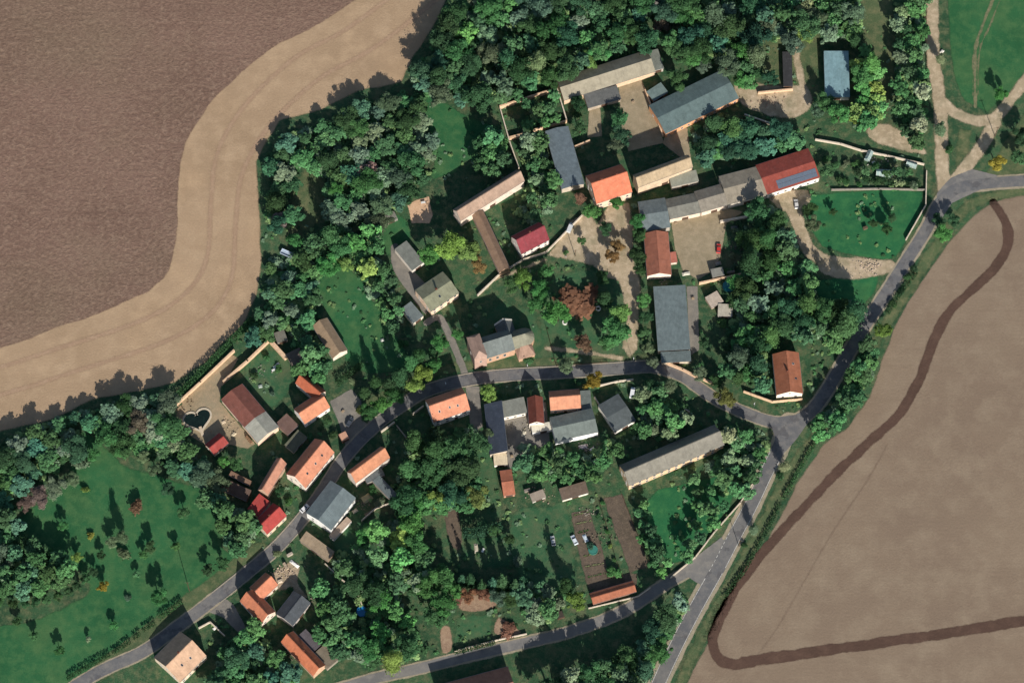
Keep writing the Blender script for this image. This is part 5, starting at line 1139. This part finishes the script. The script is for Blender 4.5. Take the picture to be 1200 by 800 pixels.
# vegetable rows in the garden plots
VB=[flat_mat('crop_leaves',c,.9,.1,var=.4,scale=4) for c in ((60,100,50),(92,112,66),(120,128,88))]
k=0
for (a,b) in (((672,604),(690,600)),((675,614),(694,610)),((678,624),(690,621)),((684,652),(704,647)),((686,664),(708,660)),((690,676),(712,671))):
    k+=1; w0=P(*a); w1=P(*b); o=empty('vegetable_row',(w0.x,w0.y,.05)); m=MB(); L=(w1-w0).length; d=(w1-w0).normalized(); s=0
    while s<L:
        r=random.uniform(.22,.45); p=d*s; 
        for q in range(5):
            a_=random.uniform(0,6.28); e=Vector((math.cos(a_),math.sin(a_),0))*r; f=Vector((-e.y,e.x,0))*.5
            m.face([tuple(p+f*.4),tuple(p-f*.4),tuple(p+e-f+Vector((0,0,.25))),tuple(p+e+f+Vector((0,0,.3)))])
        s+=.7
    me=m.mesh('vegetable_row',VB[k%3]); o2=link('vegetable_row',me,None,(w0.x,w0.y,.06)); bpy.data.objects.remove(o)
    tag(o2,['first','second','third','fourth','fifth','southernmost'][k-1]+' row of leafy vegetables from the north in the dug beds','vegetable row','vegetable rows in the dug beds')
# greenhouse in the vegetable strip, cold frames, swing, tables, wood stacks
def greenhouse(px,py,ang,L,W,label):
    c=P(px,py,0); root=empty('greenhouse',(c.x,c.y,0),ang); tag(root,label,'greenhouse')
    m=MB(); m.prism([(-W/2,0),(W/2,0),(W/2,1.8),(0,2.5),(-W/2,1.8)],-L/2,L/2); m.build('glazing',flat_mat('greenhouse_glass',(150,168,160),.25,.5),root)
    m=MB()
    for i in range(int(L/1.2)+1):
        x=-L/2+i*L/int(L/1.2)
        m.box(x-.03,x+.03,-W/2-.03,-W/2+.03,0,1.84); m.box(x-.03,x+.03,W/2-.03,W/2+.03,0,1.84)
        M=Matrix.Translation((x,-W/4,2.19))@Matrix.Rotation(math.atan2(.7,W/2),4,'X'); m.box(-.03,.03,-W/4-.05,W/4+.05,-.02,.03,0,M)
        M=Matrix.Translation((x,W/4,2.19))@Matrix.Rotation(-math.atan2(.7,W/2),4,'X'); m.box(-.03,.03,-W/4-.05,W/4+.05,-.02,.03,0,M)
    m.build('frame',WHITE,root)
greenhouse(1036,204,R(-4),7,2.8,'long pale greenhouse in the vegetable strip north of the meadow'); greenhouse(1018,184,R(65),4.5,2.4,'small pale greenhouse set crosswise in the vegetable strip')
greenhouse(1068,194,R(-20),4.5,2.0,'small greenhouse by the wall at the east end of the vegetable strip')
def table_set(px,py,label,ang=0):
    c=P(px,py,0); root=empty('garden_table',(c.x,c.y,.04),ang); tag(root,label,'table')
    m=MB(); m.box(-.9,.9,-.45,.45,.70,.75); m.build('tabletop',WHITE,root)
    for x in (-.8,.8):
        for y in (-.36,.36):
            m=MB(); m.box(x-.04,x+.04,y-.04,y+.04,0,.7); m.build('leg',WHITE,root)
table_set(321,434,'white garden table on the grass of the walled garden',.4); table_set(496,238,'white table standing on the sand patch',.2); table_set(566,645,'white table on the small lawn of the gardens',1.2)
def stack(px,py,ang,label,L=3.0,col=(150,120,92)):
    c=P(px,py,0); m=MB(); r=.14
    for lv in range(6):
        for i in range(int(L/.3)):
            x=-L/2+i*.3+(.15 if lv%2 else 0)+random.uniform(-.02,.02); m.tube((x,-.5+random.uniform(-.05,.05),.14+lv*.25),(x,.5+random.uniform(-.05,.05),.14+lv*.25),r,n=7)
    o=m.build('log_pile',flat_mat('cut_wood',col,.9,.1,var=.45,scale=3),None,(c.x,c.y,.02),ang); tag(o,label,'log pile')
stack(292,516,R(-50),'log pile along the sunny wall of the barn by the heart pond',4); stack(618,575,R(15),'log pile beside the whitish hut west of the brown garden shed',2.4,(160,150,138))
stack(856,320,R(10),'log pile against the wall of the gravel yard corner',3.6,(150,140,126)); stack(432,602,R(30),'log pile behind the green courtyard near the big grey hall',3,(150,132,110)); stack(640,504,R(0),'log pile in the farmyard south of the red brown roof',2.4,(200,180,150))
stack(460,655,R(40),'log pile under the trees of the garden grove south of the big grey hall',3,(140,110,92)); stack(1014,268,R(20),'small log pile in the raised meadow',1.8,(120,104,84)); stack(340,650,R(30),'log pile in the plot behind the street south of the long brown street shed',2.4,(210,196,176))
stack(335,664,R(-60),'pale timber pile in the cluttered plot north of the southern farm',3.4,(196,176,150))
def rubble(px,py,n,sp,label,col):
    c=P(px,py,0); m=MB(); r=random.Random(int(px))
    for i in range(n):
        x=r.gauss(0,sp); y=r.gauss(0,sp*.6); s=r.uniform(.10,.36)
        M=Matrix.Translation((x,y,s*.5))@Matrix.Rotation(r.uniform(0,3),4,Vector((r.random(),r.random(),1))); m.box(-s,s,-s*.7,s*.7,-s*.5,s*.5,0,M)
    o=m.build('rubble',flat_mat('broken_stone',col,.95,.1,var=.4,scale=3),None,(c.x,c.y,.03)); tag(o,label,'rubble',kind='stuff')
rubble(1018,312,90,3.0,'pale rubble strewn at the road end of the meadow drive',(196,176,156)); rubble(898,120,60,3.2,'rubble on the trodden yard south of the black roofed shed',(168,146,124))
rubble(270,500,40,3.0,'stones strewn in the sandy yard near the heart shaped pond',(180,160,134)); rubble(335,672,70,3.0,'odds and ends of stone in the plot north of the southern farm',(186,166,144))
rubble(606,160,40,2.0,'stones in the shaded corner of the walled yard',(130,124,116)); rubble(630,580,50,2.6,'broken slabs near the huts above the vegetable beds',(170,150,130))

def tarp(px,py,L,W,h,ang,col,label,name='covered_pile'):
    c=P(px,py,h); r=random.Random(int(px*3+py)); n=9; g=[]
    for j in range(n):
        for i in range(n):
            u,v=i/(n-1)*2-1,j/(n-1)*2-1; e=max(abs(u),abs(v)); z=h*(1-max(0,e-.55)/.45*.98)*(1+.12*r.uniform(-1,1))
            g.append((u*L/2*(1+.05*r.uniform(-1,1)),v*W/2*(1+.05*r.uniform(-1,1)),max(.02,z)))
    m=MB(); m.v=g
    for j in range(n-1):
        for i in range(n-1): m.f.append((j*n+i,j*n+i+1,(j+1)*n+i+1,(j+1)*n+i)); m.mi.append(0)
    o=m.build(name,flat_mat('tarpaulin',col,.6,.3,var=.15),None,(c.x,c.y,.06),ang); tag(o,label,'covered pile'); return o
def pallets(px,py,n,ang,label):
    c=P(px,py,0); m=MB()
    for k in range(n):
        z=k*.15
        for i in range(6): m.box(-.6,.6,-.4+i*.15,-.4+i*.15+.1,z+.11,z+.14)
        for x in (-.55,0,.5): m.box(x-.04,x+.06,-.4,.45,z,z+.11)
    o=m.build('pallet_stack',flat_mat('pallet_wood',(176,154,126),.9,.1,var=.3,scale=4),None,(c.x,c.y,.06),ang); tag(o,label,'pallets')
tarp(636,499,4.2,2.6,.8,.1,(226,222,212),'white tarpaulin covered pile against the red brown roofed building')
tarp(614,507,2.6,1.8,.7,1.4,(210,200,176),'cream covered pile in the concrete farmyard, north of two')
tarp(612,520,2.2,1.6,.6,1.5,(196,186,160),'cream covered pile in the concrete farmyard, south of two')
tarp(683,523,3.6,2.0,.6,.2,(188,178,176),'grey pink covered pile below the brilliant white wall')
tarp(694,526,2.2,1.5,.7,.5,(222,218,212),'white covered heap at the east end of the brilliant white wall')
tarp(651,552,3.4,2.2,.6,.2,(120,168,160),'pale teal tarpaulin in the gardens south of the farmyard')
tarp(861,266,3.0,1.6,.8,.1,(90,96,92),'dark grey covered pile along the short pale wall of the gravel yard')
tarp(842,308,2.4,1.8,.8,.3,(150,144,134),'grey covered pile near the south-east corner of the gravel yard')
tarp(804,320,3.4,1.6,.7,.2,(196,190,172),'pale covered pile behind the terracotta gate house')
tarp(862,344,1.6,1.2,.5,.2,(214,206,190),'small white covered heap beside the square pale grey shed')
tarp(274,508,2.4,1.6,.6,.9,(196,180,150),'sand coloured covered pile in the heart pond yard, by the barn wall')
tarp(262,494,1.8,1.4,.5,.4,(206,186,156),'small sand coloured covered pile in the middle of the heart pond yard')
tarp(324,428,3.2,1.4,.5,.8,(206,216,222),'white and blue covered frame on the grass of the walled garden')
tarp(305,452,1.8,1.6,.5,.2,(150,160,150),'grey green covered heap in the west part of the walled garden')
tarp(345,660,4.6,1.4,.6,-.7,(232,228,220),'long white covered pile in the cluttered plot behind the street')
tarp(328,680,2.4,1.8,.6,.3,(190,172,148),'tan covered pile in the cluttered plot behind the street')
tarp(252,735,2.0,1.2,.6,.7,(222,220,210),'small white covered heap at the mouth of the street yard')
tarp(430,583,4.4,3.2,.5,.6,(170,160,118),'mossy straw coloured heap in the green courtyard')
tarp(416,598,2.4,1.6,.6,.6,(206,190,166),'pale heap between the grey hall and the green courtyard')
tarp(663,300,0.9,0.9,.5,0,(140,130,120),'small grey covered heap on the trodden square')
tarp(558,642,1.6,4.2,.4,.1,(196,184,160),'pale covered strip beside the small lawn of the gardens')
tarp(686,630,1.6,3.4,.5,.4,(206,216,220),'white fleece covered bed at the west edge of the vegetable beds')
tarp(1024,190,1.6,1.2,.6,.3,(222,220,214),'white covered heap between the greenhouses of the vegetable strip')
tarp(448,398,1.6,1.4,.5,.3,(206,204,190),'small pale heap on the lawn east of the lone brown barn')
tarp(748,558,1.4,1.0,.5,.3,(196,190,178),'small pale heap at the shaded north wall of the very long grey barn')
tarp(1104,60,2.0,1.4,.7,.9,(214,208,196),'pale heap beside the north-eastern dirt track')
pallets(792,262,5,.2,'stack of pallets against the barn row wall in the gravel yard'); pallets(742,120,4,.5,'stack of pallets in the tan yard south of the long tan barn')
pallets(600,535,6,.1,'stack of pallets at the south end of the concrete farmyard'); pallets(246,505,3,.8,'stack of pallets behind the heart shaped pond'); pallets(906,232,5,.4,'stack of pallets in front of the red solar panel barn')
pallets(402,482,4,.9,'stack of pallets at the top of the parking place'); pallets(770,140,4,1.1,'stack of pallets at the brick wall of the teal grey barn'); pallets(812,350,5,.1,'stack of pallets on the strip east of the huge flat grey barn')
for x,y,n,sp,l,c in ((618,498,60,3.2,'bits and pieces lying about the concrete farmyard',(190,180,156)),(864,290,110,3.6,'junk piled in the overgrown strip beside the gravel yard',(130,128,112)),(848,325,60,2.6,'junk in the south corner of the gravel yard',(150,142,124)),
    (304,438,50,3.0,'garden odds and ends on the grass of the walled garden',(170,170,150)),(690,524,70,2.6,'furniture and pots on the terrace below the brilliant white wall',(196,180,168)),(690,600,70,2.4,'pots and boards at the north end of the vegetable beds',(176,166,150)),
    (700,630,90,4.0,'pots canes and crop remains among the vegetable beds',(140,132,112)),(420,590,60,2.6,'building leftovers between the grey hall and the green courtyard',(178,160,138)),(1030,190,60,3.4,'pots and boards in the vegetable strip',(196,190,176)),
    (345,765,50,2.4,'odds and ends beside the bright orange barn',(150,136,120)),(370,705,50,2.6,'odds and ends east of the dark slate shed',(160,146,126)),(214,470,60,3.6,'dry plants and stones along the field wall of the heart pond yard',(170,150,120)),(775,330,30,2.0,'boards leaning behind the terracotta gate house',(170,164,150))):
    rubble(x,y,int(n*.6),sp,l,tuple(int(v*.82) for v in c))
# ------------------------------------------------------------------ light, camera
w=bpy.data.worlds.new('World'); scene.world=w; w.use_nodes=True; nt=w.node_tree
sky=nt.nodes.new('ShaderNodeTexSky'); sky.sky_type='NISHITA'; sky.sun_disc=False; sky.sun_elevation=SUN_EL; sky.sun_rotation=SUN_AZ
sky.altitude=200; bg=nt.nodes['Background']; bg.inputs[1].default_value=.085; nt.links.new(sky.outputs[0],bg.inputs[0])
sl=bpy.data.lights.new('sun','SUN'); sl.energy=5.0; sl.angle=R(.53); sl.color=(1,.955,.90); so_=bpy.data.objects.new('sun',sl); COL.objects.link(so_)
sv=Vector((math.sin(SUN_AZ)*math.cos(SUN_EL),math.cos(SUN_AZ)*math.cos(SUN_EL),math.sin(SUN_EL)))
so_.rotation_euler=sv.to_track_quat('Z','Y').to_euler(); so_.location=sv*500
cd=bpy.data.cameras.new('camera'); cam=bpy.data.objects.new('camera',cd); COL.objects.link(cam); scene.camera=cam
cam.location=CAM; cam.rotation_euler=(TILT,0,0); cd.sensor_width=36; cd.lens=36*FPX/1200; cd.clip_start=10; cd.clip_end=9000
scene.view_settings.view_transform='Standard'; scene.view_settings.look='None'; scene.view_settings.gamma=1; scene.view_settings.exposure=.34
try: scene.view_settings.use_curve_mapping=False
except Exception: pass
scene.cycles.transparent_max_bounces=16; scene.cycles.max_bounces=5; scene.cycles.diffuse_bounces=2
